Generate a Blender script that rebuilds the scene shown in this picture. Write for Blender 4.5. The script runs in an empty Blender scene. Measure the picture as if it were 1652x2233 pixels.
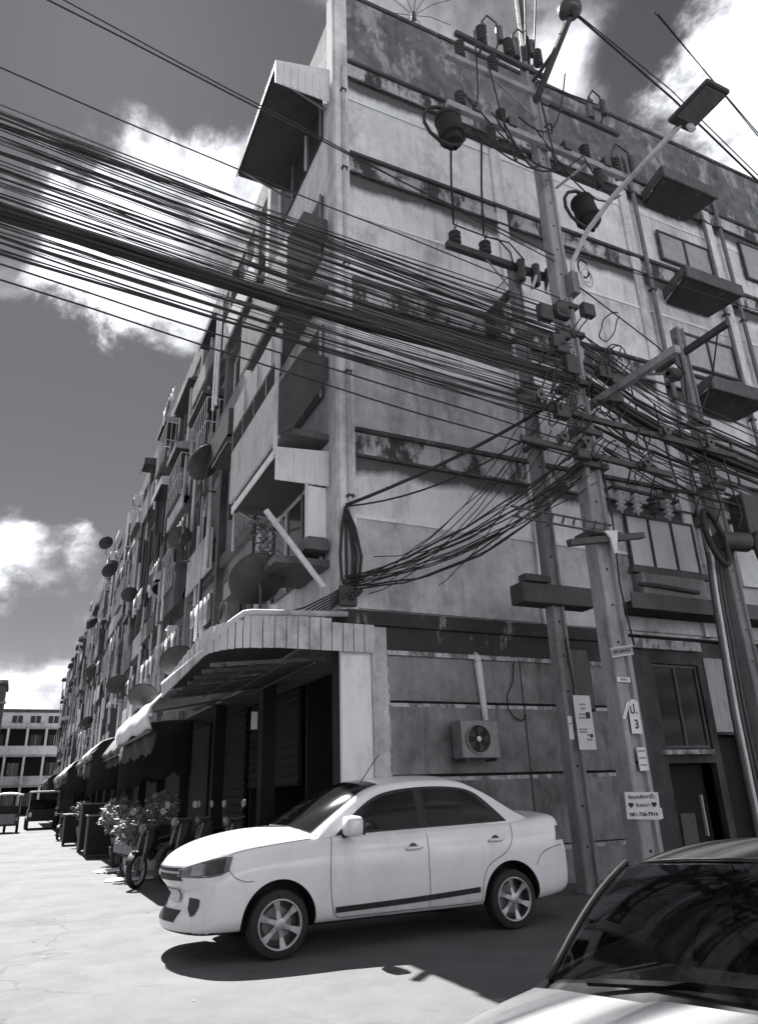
import bpy, bmesh, math, random
from mathutils import Vector, Matrix
from mathutils.bvhtree import BVHTree
R = math.radians
rnd = random.Random(7)
scene = bpy.context.scene
COL = scene.collection

# ------------------------------------------------------------------ camera
CAM_H = 1.43
cam = bpy.data.cameras.new('camera'); cam_o = bpy.data.objects.new('camera', cam); COL.objects.link(cam_o)
cam.sensor_fit = 'HORIZONTAL'; cam.sensor_width = 36.0; cam.lens = 36.0 * 1563.0 / 1652.0
cam.clip_start = 0.05; cam.clip_end = 4000
pit, rol = R(21.35), R(1.9)
fwd = Vector((0, math.cos(pit), math.sin(pit))); up0 = Vector((0, -math.sin(pit), math.cos(pit))); rt0 = Vector((1, 0, 0))
rt = rt0 * math.cos(rol) - up0 * math.sin(rol); up = up0 * math.cos(rol) + rt0 * math.sin(rol)
m = Matrix((rt, up, -fwd)).transposed().to_4x4(); m.translation = Vector((0, 0, CAM_H)); cam_o.matrix_world = m
scene.camera = cam_o

# ------------------------------------------------------------------ world, sun, exposure
SUN_AZ, SUN_EL = R(-27.5), R(53.0)
scene.view_settings.view_transform = 'Standard'; scene.view_settings.look = 'None'
scene.view_settings.gamma = 1.0; scene.view_settings.use_curve_mapping = False
scene.view_settings.exposure = 3.1
cy = scene.cycles; cy.max_bounces = 5; cy.diffuse_bounces = 3; cy.glossy_bounces = 2; cy.transparent_max_bounces = 6; cy.caustics_reflective = False; cy.caustics_refractive = False
world = bpy.data.worlds.new('World'); scene.world = world; world.use_nodes = True
def build_world():
    nt = world.node_tree; N = nt.nodes; L = nt.links; N.clear()
    out = N.new('ShaderNodeOutputWorld'); bg = N.new('ShaderNodeBackground'); bg.inputs['Strength'].default_value = 0.12
    sky = N.new('ShaderNodeTexSky'); sky.sky_type = 'NISHITA'; sky.sun_disc = False
    sky.sun_elevation = SUN_EL; sky.sun_rotation = SUN_AZ
    sky.air_density = 1.0; sky.dust_density = 0.1; sky.ozone_density = 1.0
    def math_(op, a, b=None, c=None, clamp=False):
        n = N.new('ShaderNodeMath'); n.operation = op; n.use_clamp = clamp
        for i, v in enumerate((a, b, c)):
            if v is None: continue
            if isinstance(v, (int, float)): n.inputs[i].default_value = v
            else: L.new(v, n.inputs[i])
        return n.outputs[0]
    def vmath(op, a, b=None):
        n = N.new('ShaderNodeVectorMath'); n.operation = op
        for i, v in enumerate((a, b)):
            if v is None: continue
            if isinstance(v, (tuple, list)): n.inputs[i].default_value = v
            else: L.new(v, n.inputs[i])
        return n
    # a monochrome (red-filtered) sky: the photograph is black and white
    sep = N.new('ShaderNodeSeparateColor'); L.new(sky.outputs[0], sep.inputs[0])
    grey = math_('ADD', math_('MULTIPLY', sep.outputs[0], 0.7), math_('MULTIPLY', sep.outputs[1], 0.3))
    tc = N.new('ShaderNodeTexCoord'); d = vmath('NORMALIZE', tc.outputs['Generated']).outputs[0]
    sx = N.new('ShaderNodeSeparateXYZ'); L.new(d, sx.inputs[0])
    zz = math_('MAXIMUM', math_('ADD', sx.outputs[2], 0.10), 0.05)
    cmb = N.new('ShaderNodeCombineXYZ'); L.new(math_('DIVIDE', sx.outputs[0], zz), cmb.inputs[0]); L.new(math_('DIVIDE', sx.outputs[1], zz), cmb.inputs[1])
    def noise(vec, scale, detail, rough, dist=0.0):
        n = N.new('ShaderNodeTexNoise'); n.inputs['Scale'].default_value = scale; n.inputs['Detail'].default_value = detail
        n.inputs['Roughness'].default_value = rough; n.inputs['Distortion'].default_value = dist; L.new(vec, n.inputs['Vector']); return n
    n1 = noise(cmb.outputs[0], 1.0, 7, 0.56, 0.15)
    n2 = noise(d, 7.0, 7, 0.62, 0.2)
    # warp the directions a little so cloud edges billow
    wv = vmath('SCALE', vmath('SUBTRACT', n2.outputs['Color'], (0.5, 0.5, 0.5)).outputs[0]); wv.inputs['Scale'].default_value = 0.22
    dw = vmath('ADD', d, wv.outputs[0]).outputs[0]
    field = None
    for c, r, a in CLOUDS:
        dist = vmath('DISTANCE', dw, c).outputs['Value']
        b = math_('MULTIPLY', math_('SUBTRACT', 1.0, math_('DIVIDE', dist, r)), a)
        field = b if field is None else math_('MAXIMUM', field, b)
    field = math_('MAXIMUM', field, 0.0)
    for c, r, a in GAPS:
        dist = vmath('DISTANCE', dw, c).outputs['Value']
        field = math_('SUBTRACT', field, math_('MAXIMUM', math_('MULTIPLY', math_('SUBTRACT', 1.0, math_('DIVIDE', dist, r)), a), 0.0))
    gen = math_('MULTIPLY', math_('SUBTRACT', n1.outputs[0], 0.40), 4.0)
    dens = math_('ADD', math_('ADD', gen, math_('MULTIPLY', field, 1.25)), math_('MULTIPLY', math_('SUBTRACT', n2.outputs[0], 0.5), 1.2))
    mr = N.new('ShaderNodeMapRange'); mr.interpolation_type = 'SMOOTHSTEP'; L.new(dens, mr.inputs[0])
    mr.inputs[1].default_value = -0.35; mr.inputs[2].default_value = 1.3
    cl = math_('MULTIPLY', math_('POWER', mr.outputs[0], 1.9), 0.98)
    shade = math_('ADD', 1.38, math_('MULTIPLY', math_('SUBTRACT', n2.outputs[0], 0.5), 2.6))
    base = math_('MULTIPLY', grey, 0.068)
    mix = N.new('ShaderNodeMix'); mix.data_type = 'FLOAT'
    L.new(cl, mix.inputs[0]); L.new(base, mix.inputs[2]); L.new(shade, mix.inputs[3])
    cc = N.new('ShaderNodeCombineColor')
    L.new(math_('MULTIPLY', mix.outputs[0], 0.97), cc.inputs[0]); L.new(math_('MULTIPLY', mix.outputs[0], 0.985), cc.inputs[1]); L.new(math_('MULTIPLY', mix.outputs[0], 1.05), cc.inputs[2])
    L.new(cc.outputs[0], bg.inputs[0]); L.new(bg.outputs[0], out.inputs[0])
GAPS = [((-0.341, 0.535, 0.773), 0.26, 1.5), ((-0.206, 0.56, 0.803), 0.22, 1.5), ((-0.348, 0.821, 0.453), 0.20, 1.6), ((-0.424, 0.768, 0.48), 0.15, 1.2), ((-0.421, 0.877, 0.232), 0.11, 1.3), ((-0.33, 0.87, 0.36), 0.12, 1.2), ((0.32, 0.55, 0.771), 0.16, 1.5)]
CLOUDS = [  # direction, angular radius, weight: the clouds the photograph shows
    ((-0.25, 0.63, 0.735), 0.13, 2.4), ((-0.185, 0.656, 0.731), 0.11, 2.2), ((-0.315, 0.68, 0.66), 0.12, 2.0), ((-0.284, 0.75, 0.60), 0.11, 1.8),
    ((-0.441, 0.84, 0.317), 0.08, 1.3), ((-0.377, 0.867, 0.325), 0.06, 1.5), ((-0.446, 0.884, 0.137), 0.08, 0.7),
    ((0.417, 0.551, 0.722), 0.12, 2.1), ((0.432, 0.615, 0.66), 0.10, 1.4), ((0.252, 0.59, 0.767), 0.11, 1.3)]
build_world()
world.cycles.sampling_method = 'MANUAL'; world.cycles.sample_map_resolution = 512
sl = bpy.data.lights.new('sun', 'SUN'); sl.energy = 2.3; sl.angle = R(0.5); sl.color = (1.0, 0.985, 0.96)
so = bpy.data.objects.new('sun', sl); COL.objects.link(so)
sd = Vector((math.sin(SUN_AZ) * math.cos(SUN_EL), math.cos(SUN_AZ) * math.cos(SUN_EL), math.sin(SUN_EL)))
so.rotation_euler = sd.to_track_quat('Z', 'Y').to_euler(); so.location = sd * 60

# ------------------------------------------------------------------ frames
ANG = R(25.9); C0 = Vector((-0.66, 10.98, 0))            # building corner on the ground
UX = Vector((math.cos(ANG), math.sin(ANG), 0)); VX = Vector((-math.sin(ANG), math.cos(ANG), 0))
def W(u, v, z=0.0): return C0 + UX * u + VX * v + Vector((0, 0, z))

# ------------------------------------------------------------------ materials (all grey: a black-and-white place)
MATS = {}
def tint(v): return (v * 0.985, v * 0.995, v * 1.03, 1)
def mat(name, lo, hi=None, rough=0.85, scale=3.0, detail=6, streak=0.0, bump=0.0, bscale=40.0, metal=0.0, stain=None, coat=0.0, spec=0.5, blotch=0.35, grime=0.0, speck=0.0, gscale=0.55, crack=0.0):
    """noise between two greys; optional vertical streaks; optional dark stains with ragged edges"""
    if name in MATS: return MATS[name]
    hi = lo if hi is None else hi
    mt = bpy.data.materials.new(name); mt.use_nodes = True; MATS[name] = mt
    nt = mt.node_tree; N = nt.nodes; L = nt.links; b = N['Principled BSDF']
    b.inputs['Roughness'].default_value = rough; b.inputs['Metallic'].default_value = metal
    b.inputs['Specular IOR Level'].default_value = spec; b.inputs['Coat Weight'].default_value = coat
    if coat: b.inputs['Coat Roughness'].default_value = 0.06
    tc = N.new('ShaderNodeTexCoord')
    def nz(vec, s, dt, rg=0.6):
        n = N.new('ShaderNodeTexNoise'); n.inputs['Scale'].default_value = s; n.inputs['Detail'].default_value = dt; n.inputs['Roughness'].default_value = rg
        L.new(vec, n.inputs['Vector']); return n.outputs[0]
    def mp(sc):
        q = N.new('ShaderNodeMapping'); q.inputs['Scale'].default_value = sc; L.new(tc.outputs['Object'], q.inputs[0]); return q.outputs[0]
    def mth(op, a, c):
        n = N.new('ShaderNodeMath'); n.operation = op
        for i, v in enumerate((a, c)):
            if isinstance(v, (int, float)): n.inputs[i].default_value = v
            else: L.new(v, n.inputs[i])
        return n.outputs[0]
    f = nz(tc.outputs['Object'], scale, detail)
    if streak:
        s = nz(mp((4.5, 4.5, 0.22)), 2.2, 5, 0.65)
        f = mth('ADD', mth('MULTIPLY', f, 1 - streak), mth('MULTIPLY', s, streak))
    f = mth('ADD', mth('MULTIPLY', f, 1 - blotch), mth('MULTIPLY', nz(tc.outputs['Object'], scale * 0.23, 3), blotch))
    ramp = N.new('ShaderNodeValToRGB'); L.new(f, ramp.inputs[0])
    ramp.color_ramp.elements[0].position = 0.33; ramp.color_ramp.elements[0].color = tint(lo)
    ramp.color_ramp.elements[1].position = 0.67; ramp.color_ramp.elements[1].color = tint(hi)
    colr = ramp.outputs[0]
    if stain:
        thr, dark, ssc = stain
        sn = nz(mp((ssc, ssc, ssc * 0.45)), 1.0, 8, 0.72)
        r2 = N.new('ShaderNodeValToRGB'); L.new(sn, r2.inputs[0])
        r2.color_ramp.elements[0].position = thr; r2.color_ramp.elements[0].color = (0, 0, 0, 1)
        r2.color_ramp.elements[1].position = thr + 0.09; r2.color_ramp.elements[1].color = (1, 1, 1, 1)
        mx = N.new('ShaderNodeMix'); mx.data_type = 'RGBA'; L.new(r2.outputs[0], mx.inputs[0]); L.new(colr, mx.inputs[6]); mx.inputs[7].default_value = tint(dark)
        colr = mx.outputs[2]
    def mulcol(c, fac):
        q = N.new('ShaderNodeMix'); q.data_type = 'RGBA'; q.blend_type = 'MULTIPLY'; q.inputs[0].default_value = 1.0; L.new(c, q.inputs[6]); L.new(fac, q.inputs[7]); return q.outputs[2]
    def rmp(v, p0, p1, c0, c1):
        q = N.new('ShaderNodeMapRange'); L.new(v, q.inputs[0]); q.inputs[1].default_value = p0; q.inputs[2].default_value = p1; q.inputs[3].default_value = c0; q.inputs[4].default_value = c1; return q.outputs[0]
    if grime:                                # old water and soot stains, each with its own ragged outline
        g1 = nz(mp((1.0, 1.0, 0.55)), gscale, 12, 0.74); g2 = nz(mp((3.0, 3.0, 0.35)), gscale * 2.2, 9, 0.7)
        colr = mulcol(colr, rmp(g1, 0.50, 0.64, 1.0, 1.0 - grime)); colr = mulcol(colr, rmp(g2, 0.55, 0.68, 1.0, 1.0 - grime * 0.7))
    if crack:
        vo = N.new('ShaderNodeTexVoronoi'); vo.feature = 'DISTANCE_TO_EDGE'; vo.inputs['Scale'].default_value = crack
        dv = N.new('ShaderNodeVectorMath'); dv.operation = 'ADD'; ns = N.new('ShaderNodeTexNoise'); ns.inputs['Scale'].default_value = 1.1; ns.inputs['Detail'].default_value = 8; L.new(tc.outputs['Object'], ns.inputs['Vector'])
        L.new(tc.outputs['Object'], dv.inputs[0]); L.new(ns.outputs['Color'], dv.inputs[1]); L.new(dv.outputs[0], vo.inputs['Vector'])
        gate = rmp(nz(tc.outputs['Object'], 0.35, 3), 0.5, 0.6, 1.0, 0.0)
        lin = N.new('ShaderNodeMath'); lin.operation = 'MAXIMUM'; L.new(rmp(vo.outputs[0], 0.0, 0.005, 0.6, 1.0), lin.inputs[0]); L.new(gate, lin.inputs[1]); colr = mulcol(colr, lin.outputs[0])
    if speck: colr = mulcol(colr, rmp(nz(tc.outputs['Object'], 75.0, 3, 0.7), 0.3, 0.7, 1.0 - speck, 1.0 + speck))
    L.new(colr, b.inputs['Base Color'])
    if bump:
        bp = N.new('ShaderNodeBump'); bp.inputs['Strength'].default_value = bump; bp.inputs['Distance'].default_value = 0.02
        L.new(nz(tc.outputs['Object'], bscale, 5), bp.inputs['Height']); L.new(bp.outputs[0], b.inputs['Normal'])
    return mt
def drip_shade_wall(name, lo, hi, dark, top, reach, streak=0.5):
    """painted wall with dirt runs and painted-in ledge shadow hanging down from the ledge above: ragged, each run of its own length"""
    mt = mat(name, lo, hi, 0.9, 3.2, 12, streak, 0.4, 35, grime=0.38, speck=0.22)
    nt = mt.node_tree; N = nt.nodes; L = nt.links; b = N['Principled BSDF']
    old = b.inputs['Base Color'].links[0].from_socket
    tc = N.new('ShaderNodeTexCoord'); mpn = N.new('ShaderNodeMapping'); mpn.inputs['Scale'].default_value = (5, 5, 0.5); L.new(tc.outputs['Object'], mpn.inputs[0])
    n = N.new('ShaderNodeTexNoise'); n.inputs['Scale'].default_value = 1.6; n.inputs['Detail'].default_value = 8; n.inputs['Roughness'].default_value = 0.7; L.new(mpn.outputs[0], n.inputs['Vector'])
    n2 = N.new('ShaderNodeTexNoise'); n2.inputs['Scale'].default_value = 0.7; n2.inputs['Detail'].default_value = 4; L.new(tc.outputs['Object'], n2.inputs['Vector'])
    s = N.new('ShaderNodeSeparateXYZ'); L.new(tc.outputs['Object'], s.inputs[0])
    def mth(op, a, c):
        k = N.new('ShaderNodeMath'); k.operation = op
        for i, v in enumerate((a, c)):
            if isinstance(v, (int, float)): k.inputs[i].default_value = v
            else: L.new(v, k.inputs[i])
        return k.outputs[0]
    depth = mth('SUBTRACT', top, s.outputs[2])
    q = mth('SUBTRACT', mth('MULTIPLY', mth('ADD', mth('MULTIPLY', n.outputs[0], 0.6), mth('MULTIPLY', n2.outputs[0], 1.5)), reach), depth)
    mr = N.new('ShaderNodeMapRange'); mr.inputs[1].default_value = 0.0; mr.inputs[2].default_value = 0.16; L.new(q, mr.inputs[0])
    mx = N.new('ShaderNodeMix'); mx.data_type = 'RGBA'; L.new(mth('MULTIPLY', mr.outputs[0], 0.93), mx.inputs[0]); L.new(old, mx.inputs[6]); mx.inputs[7].default_value = tint(dark)  # dark band mixes dirt runs with the ledge's shadow painted into the colour
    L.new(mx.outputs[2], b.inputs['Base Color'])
    return mt
def glass(name, v=0.02, rough=0.06, spec=0.35):
    return mat(name, v, v * 1.3, rough, 6, 2, spec=spec)

# ------------------------------------------------------------------ mesh builder
class MB:
    def __init__(s): s.v = []; s.f = []
    def add(s, vs, fs):
        n = len(s.v); s.v += [tuple(p) for p in vs]; s.f += [tuple(i + n for i in f) for f in fs]; return s
    def box(s, x0, x1, y0, y1, z0, z1):
        return s.add([(x0,y0,z0),(x1,y0,z0),(x1,y1,z0),(x0,y1,z0),(x0,y0,z1),(x1,y0,z1),(x1,y1,z1),(x0,y1,z1)],
                     [(0,3,2,1),(4,5,6,7),(0,1,5,4),(1,2,6,5),(2,3,7,6),(3,0,4,7)])
    def bar(s, p, q, w, h, upv=(0,0,1)):
        p, q = Vector(p), Vector(q); d = (q - p).normalized(); u = Vector(upv)
        if abs(d.dot(u)) > 0.98: u = Vector((1,0,0))
        r = d.cross(u).normalized(); u = r.cross(d).normalized(); r = r * w / 2; u = u * h / 2
        vs = [p-r-u, p+r-u, p+r+u, p-r+u, q-r-u, q+r-u, q+r+u, q-r+u]
        return s.add(vs, [(0,3,2,1)[::-1],(4,5,6,7)[::-1],(0,1,5,4)[::-1],(1,2,6,5)[::-1],(2,3,7,6)[::-1],(3,0,4,7)[::-1]])
    def tube(s, pts, r, n=6, caps=True):
        pts = [Vector(p) for p in pts]; k = len(pts); rs = r if isinstance(r, (list, tuple)) else [r] * k
        rings = []; prev = None
        for i, p in enumerate(pts):
            d = (pts[min(i + 1, k - 1)] - pts[max(i - 1, 0)])
            d = d.normalized() if d.length > 1e-9 else Vector((0, 0, 1))
            if prev is None:
                a = Vector((0, 0, 1)) if abs(d.z) < 0.9 else Vector((1, 0, 0)); prev = d.cross(a).normalized()
            else:
                prev = (prev - d * prev.dot(d)).normalized()
            b2 = d.cross(prev)
            rings.append([p + (prev * math.cos(t * 2 * math.pi / n) + b2 * math.sin(t * 2 * math.pi / n)) * rs[i] for t in range(n)])
        base = len(s.v)
        for rg in rings: s.v += [tuple(q) for q in rg]
        for i in range(k - 1):
            for t in range(n):
                a = base + i * n + t; b_ = base + i * n + (t + 1) % n
                s.f.append((a, b_, b_ + n, a + n))
        if caps:
            s.f.append(tuple(base + t for t in range(n))[::-1]); s.f.append(tuple(base + (k - 1) * n + t for t in range(n)))
        return s
    def cyl(s, p, q, r, r2=None, n=12): return s.tube([p, q], [r, r if r2 is None else r2], n)
    def prism(s, poly, vec):
        n = len(poly); vec = Vector(vec); a = [Vector(p) for p in poly]
        return s.add(a + [p + vec for p in a], [tuple(range(n))[::-1], tuple(range(n, 2 * n))] + [(i, (i + 1) % n, n + (i + 1) % n, n + i) for i in range(n)])
    def grid(s, rows, closed=False):
        n = len(rows[0]); base = len(s.v)
        for r in rows: s.v += [tuple(p) for p in r]
        for i in range(len(rows) - 1):
            for j in range(n if closed else n - 1):
                a = base + i * n + j; b_ = base + i * n + (j + 1) % n
                s.f.append((a, b_, b_ + n, a + n))
        return s
    def lathe(s, c, axis, prof, n=20):
        """prof: (distance along axis, radius)"""
        c = Vector(c); axis = Vector(axis).normalized(); a = Vector((0,0,1)) if abs(axis.z) < 0.9 else Vector((1,0,0))
        e1 = axis.cross(a).normalized(); e2 = axis.cross(e1)
        rows = [[c + axis * h + (e1 * math.cos(t * 2 * math.pi / n) + e2 * math.sin(t * 2 * math.pi / n)) * max(r, 1e-4) for t in range(n)] for h, r in prof]
        return s.grid(rows, True)
    def mesh(s, name):
        me = bpy.data.meshes.new(name); me.from_pydata(s.v, [], s.f); me.update()
        bm = bmesh.new(); bm.from_mesh(me); bmesh.ops.recalc_face_normals(bm, faces=bm.faces); bm.to_mesh(me); bm.free()
        return me
    def build(s, name, m_, parent=None, smooth=False, bevel=0.0, loc=None, rz=None):
        me = s.mesh(name); o = bpy.data.objects.new(name, me); COL.objects.link(o)
        me.materials.append(MATS[m_] if isinstance(m_, str) else m_)
        if smooth:
            for p in me.polygons: p.use_smooth = True
            if smooth == 'auto':
                me.set_sharp_from_angle(angle=R(38))
        if bevel:
            b = o.modifiers.new('bevel', 'BEVEL'); b.width = bevel; b.segments = 2; b.limit_method = 'ANGLE'; b.angle_limit = R(40)
        if parent: o.parent = parent
        if loc is not None: o.location = loc
        if rz is not None: o.rotation_euler = (0, 0, rz)
        return o
def empty(name, loc=(0,0,0), rz=0.0):
    o = bpy.data.objects.new(name, None); COL.objects.link(o); o.location = loc; o.rotation_euler = (0, 0, rz); o.empty_display_size = 0.2; return o
def tag(o, label=None, cat=None, group=None, kind=None):
    if label: o['label'] = label
    if cat: o['category'] = cat
    if group: o['group'] = group
    if kind: o['kind'] = kind
    return o
def thing(name, label, cat, u, v, z=0.0, rz=0.0, group=None):
    return tag(empty(name, W(u, v, z), ANG + rz), label, cat, group)
def copy_tree(o, parent=None):
    c = o.copy(); COL.objects.link(c)
    if parent: c.parent = parent
    for ch in o.children: copy_tree(ch, c)
    return c
ORD = ['first','second','third','fourth','fifth','sixth','seventh','eighth','ninth','tenth','eleventh','twelfth','thirteenth','fourteenth','fifteenth',
       'sixteenth','seventeenth','eighteenth','nineteenth','twentieth','twenty-first','twenty-second','twenty-third','twenty-fourth','twenty-fifth']
FLO = ['first', 'second', 'third', 'fourth']

# material palette
mat('concrete_street', 0.062, 0.108, 0.9, 1.6, 12, 0, 0.5, 45, blotch=0.45, stain=(0.66, 0.09, 0.55), grime=0.30, speck=0.10, gscale=0.35, crack=0.22)
mat('pavement', 0.22, 0.34, 0.95, 1.4, 8, 0, 0.4, 50, grime=0.4, speck=0.15)
mat('plaster_light', 0.52, 0.90, 0.92, 3.4, 12, 0.35, 0.4, 40, grime=0.5, speck=0.22)
mat('plaster_grey', 0.36, 0.72, 0.92, 3.4, 12, 0.35, 0.4, 40, grime=0.5, speck=0.24)
mat('plaster_white', 0.76, 0.88, 0.9, 2.5, 6, 0.3, 0.2, 60, grime=0.25, speck=0.08, gscale=1.2)
mat('cement_dark', 0.10, 0.33, 0.93, 3.4, 12, 0.28, 0.5, 45, blotch=0.5, grime=0.5, speck=0.2, gscale=0.9)
mat('mould_concrete', 0.045, 0.24, 0.95, 2.8, 12, 0.3, 0.5, 40, stain=(0.51, 0.36, 1.5), speck=0.3)
mat('beam_peeling', 0.32, 0.66, 0.92, 3.0, 8, 0.4, 0.35, 50, stain=(0.46, 0.055, 2.0), speck=0.15)
mat('beam_black', 0.022, 0.05, 0.95, 3.0, 8, 0.3, 0.4, 40, stain=(0.62, 0.30, 3.2), speck=0.2)
mat('ledge_dark', 0.035, 0.11, 0.95, 4.0, 8, 0.2, 0.4, 50, stain=(0.60, 0.3, 5.0))
mat('lime_line', 0.34, 0.6, 0.95, 9.0, 8, 0.0, 0.4, 50, stain=(0.47, 0.15, 6.0))
mat('facade_dirty', 0.14, 0.36, 0.95, 1.7, 9, 0.6, 0.3, 40, stain=(0.57, 0.10, 1.3), grime=0.6, speck=0.15)
mat('facade_dark', 0.07, 0.17, 0.95, 2.0, 8, 0.55, 0.3, 40, grime=0.4, speck=0.2)
mat('pole_concrete', 0.17, 0.30, 0.9, 4.0, 9, 0.4, 0.5, 70, grime=0.4, speck=0.2, gscale=1.2)
mat('pole_light', 0.26, 0.40, 0.9, 4.0, 9, 0.4, 0.5, 70, grime=0.45, speck=0.2, gscale=1.2)
mat('metal_dark', 0.035, 0.07, 0.6, 8, 5, 0, 0.2, 60)
mat('metal_grey', 0.16, 0.28, 0.55, 8, 5, 0.2, 0.15, 60, metal=0.4)
mat('metal_white', 0.55, 0.72, 0.55, 6, 5, 0.35, 0.1, 60, grime=0.3, gscale=2.0)
mat('sheet_white', 0.62, 0.78, 0.5, 3, 5, 0.5, 0.05, 60, grime=0.3, speck=0.06, gscale=1.5)
mat('sheet_grey', 0.28, 0.44, 0.6, 4, 6, 0.6, 0.1, 60, grime=0.4, speck=0.1, gscale=1.5)
mat('sheet_dark', 0.05, 0.10, 0.7, 4, 6, 0.6, 0.1, 60, grime=0.3, speck=0.1, gscale=1.5)
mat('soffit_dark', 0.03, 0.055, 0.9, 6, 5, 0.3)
mat('rubber', 0.010, 0.02, 0.8, 20, 4, 0, 0.2, 90)
mat('cable', 0.014, 0.028, 0.7, 10, 3)
mat('wire_grey', 0.10, 0.16, 0.7, 10, 3)
mat('porcelain', 0.55, 0.7, 0.25, 10, 2)
mat('porcelain_dark', 0.05, 0.08, 0.25, 10, 2)
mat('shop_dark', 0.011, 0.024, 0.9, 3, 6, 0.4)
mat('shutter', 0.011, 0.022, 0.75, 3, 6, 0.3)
mat('paper', 0.62, 0.74, 0.9, 8, 5, 0, 0.1, 60)
mat('ink', 0.03, 0.05, 0.9, 8, 2)
mat('ink_faded', 0.26, 0.36, 0.9, 8, 2)
mat('curtain', 0.66, 0.78, 0.85, 5, 4, 0.5, grime=0.15, gscale=2.0)
mat('wood', 0.14, 0.26, 0.85, 5, 6, 0.5, 0.2, 50)
mat('leaf', 0.10, 0.24, 0.7, 9, 3)
mat('leaf_dark', 0.04, 0.10, 0.7, 9, 3)
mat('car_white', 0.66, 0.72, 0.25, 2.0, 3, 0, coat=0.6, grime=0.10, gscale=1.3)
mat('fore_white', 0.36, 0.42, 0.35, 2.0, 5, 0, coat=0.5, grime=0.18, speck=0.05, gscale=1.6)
mat('car_trim', 0.02, 0.032, 0.6, 10, 3, spec=0.25)
mat('car_gap', 0.06, 0.08, 0.8, 10, 2)
mat('rim_silver', 0.30, 0.42, 0.4, 10, 3, metal=0.75)
mat('lamp_clear', 0.06, 0.16, 0.1, 5, 3, spec=0.8)
mat('lamp_dark', 0.03, 0.06, 0.15, 10, 3, spec=0.7)
glass('tint_glass', 0.010, 0.05, 0.22)
glass('window_glass', 0.04, 0.12)
glass('window_pale', 0.3, 0.2)
mat('cloth_a', 0.3, 0.5, 0.95, 6, 5); mat('cloth_b', 0.06, 0.16, 0.95, 6, 5)

# ------------------------------------------------------------------ ground
def sheet(name, poly, z, m_, kind='structure'):
    o = MB().add([(p[0], p[1], z) for p in poly], [tuple(range(len(poly)))]).build(name, m_); tag(o, kind=kind); return o
def uvp(*pts): return [tuple(W(a, b)[:2]) for a, b in pts]
sheet('ground', [(-600,-600),(600,-600),(600,600),(-600,600)], 0.0, 'concrete_street')
# pavement along the long facade, with its kerb
pv = tag(MB().box(-1.55, 0.3, 0.6, 100, 0, 0.10).build('pavement', 'pavement', loc=C0, rz=ANG, bevel=0.015), kind='structure')
# worn slab joints and repair strips in the concrete street
jm = mat('joint_tar', 0.10, 0.17, 0.95, 8, 6)
j = MB()
for v0 in (22.0, 34.0, 47.0, 61.0):
    pts = [(-13 + i * 0.9, v0 + 0.04 * math.sin(i * 1.7 + v0)) for i in range(12)]
    for a, b_ in zip(pts, pts[1:]):
        j.add([(a[0], a[1] - 0.03, 0.004), (b_[0], b_[1] - 0.03, 0.004), (b_[0], b_[1] + 0.03, 0.004), (a[0], a[1] + 0.03, 0.004)], [(0, 1, 2, 3)])
tag(j.build('road_joint', jm, loc=C0, rz=ANG), kind='structure')

# ------------------------------------------------------------------ the long corner block
BW, BL = 24.0, 96.0                                   # width along the end wall, length along the street
ZF = [4.10, 7.33, 10.55, 13.75]; ZROOF = 16.45; ZPAR = 18.6; ZROW = 17.6
block = thing('apartment_block', 'long weathered four storey shophouse block with bare stained end wall behind the white sedan', 'building', 0, 0)
def part(mb, name, m_, parent=block, **k): return mb.build(name, m_, parent, **k)
part(MB().box(0.06, BW, 0.06, 5.0, 4.1, ZROOF), 'core', 'plaster_grey')
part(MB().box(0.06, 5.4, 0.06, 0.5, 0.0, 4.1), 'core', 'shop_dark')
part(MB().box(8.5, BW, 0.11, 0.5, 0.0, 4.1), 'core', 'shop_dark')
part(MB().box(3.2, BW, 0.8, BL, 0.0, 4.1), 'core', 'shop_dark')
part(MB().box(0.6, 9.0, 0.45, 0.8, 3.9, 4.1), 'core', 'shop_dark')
part(MB().box(0.06, BW, 5.0, BL, 4.1, ZROW - 1.0), 'core', 'facade_dirty')
# end wall: painted panels per bay and storey
UCOL = [0.0, 4.05, 8.05, 11.2, 15.2, 19.2, 23.6]
for f, z0 in enumerate(ZF):
    z1 = ZF[f + 1] if f < 3 else ZROOF
    drip_shade = drip_shade_wall('panel_upper_%d' % f, 0.62, 0.94, 0.06, z1 - 0.52, 0.36, 0.45)
    for c in range(len(UCOL) - 1):
        a, b_ = UCOL[c] + (0.3 if c == 0 else 0.14), UCOL[c + 1] - 0.14
        zs = z0 + 1.62
        part(MB().box(a, b_, 0.0, 0.06, zs, z1 - 0.50), 'wall_panel', drip_shade)
        part(MB().box(a, b_, 0.012, 0.06, z0 + 0.06, zs), 'wall_panel', 'plaster_grey' if f < 2 else 'plaster_light')
        part(MB().box(a, b_, -0.012, 0.0, zs - 0.035, zs + 0.03), 'paint_lip', 'plaster_white')
        part(MB().box(a, b_, -0.035, 0.06, z1 - 0.50, z1 - 0.06), 'beam', 'beam_peeling')
    # continuous ledge, lower lip
    part(MB().box(0.30, BW, -0.11, -0.001, z1 - 0.06, z1 + 0.02), 'ledge', 'ledge_dark', bevel=0.01)
    part(MB().box(0.30, BW, -0.075, -0.036, z1 - 0.53, z1 - 0.48), 'ledge_lip', 'ledge_dark')
for c, u in enumerate(UCOL[1:-1]):
    part(MB().box(u - 0.14, u + 0.14, -0.06, 0.06, 4.13, ZROOF), 'column', 'plaster_light', bevel=0.01)
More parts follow.
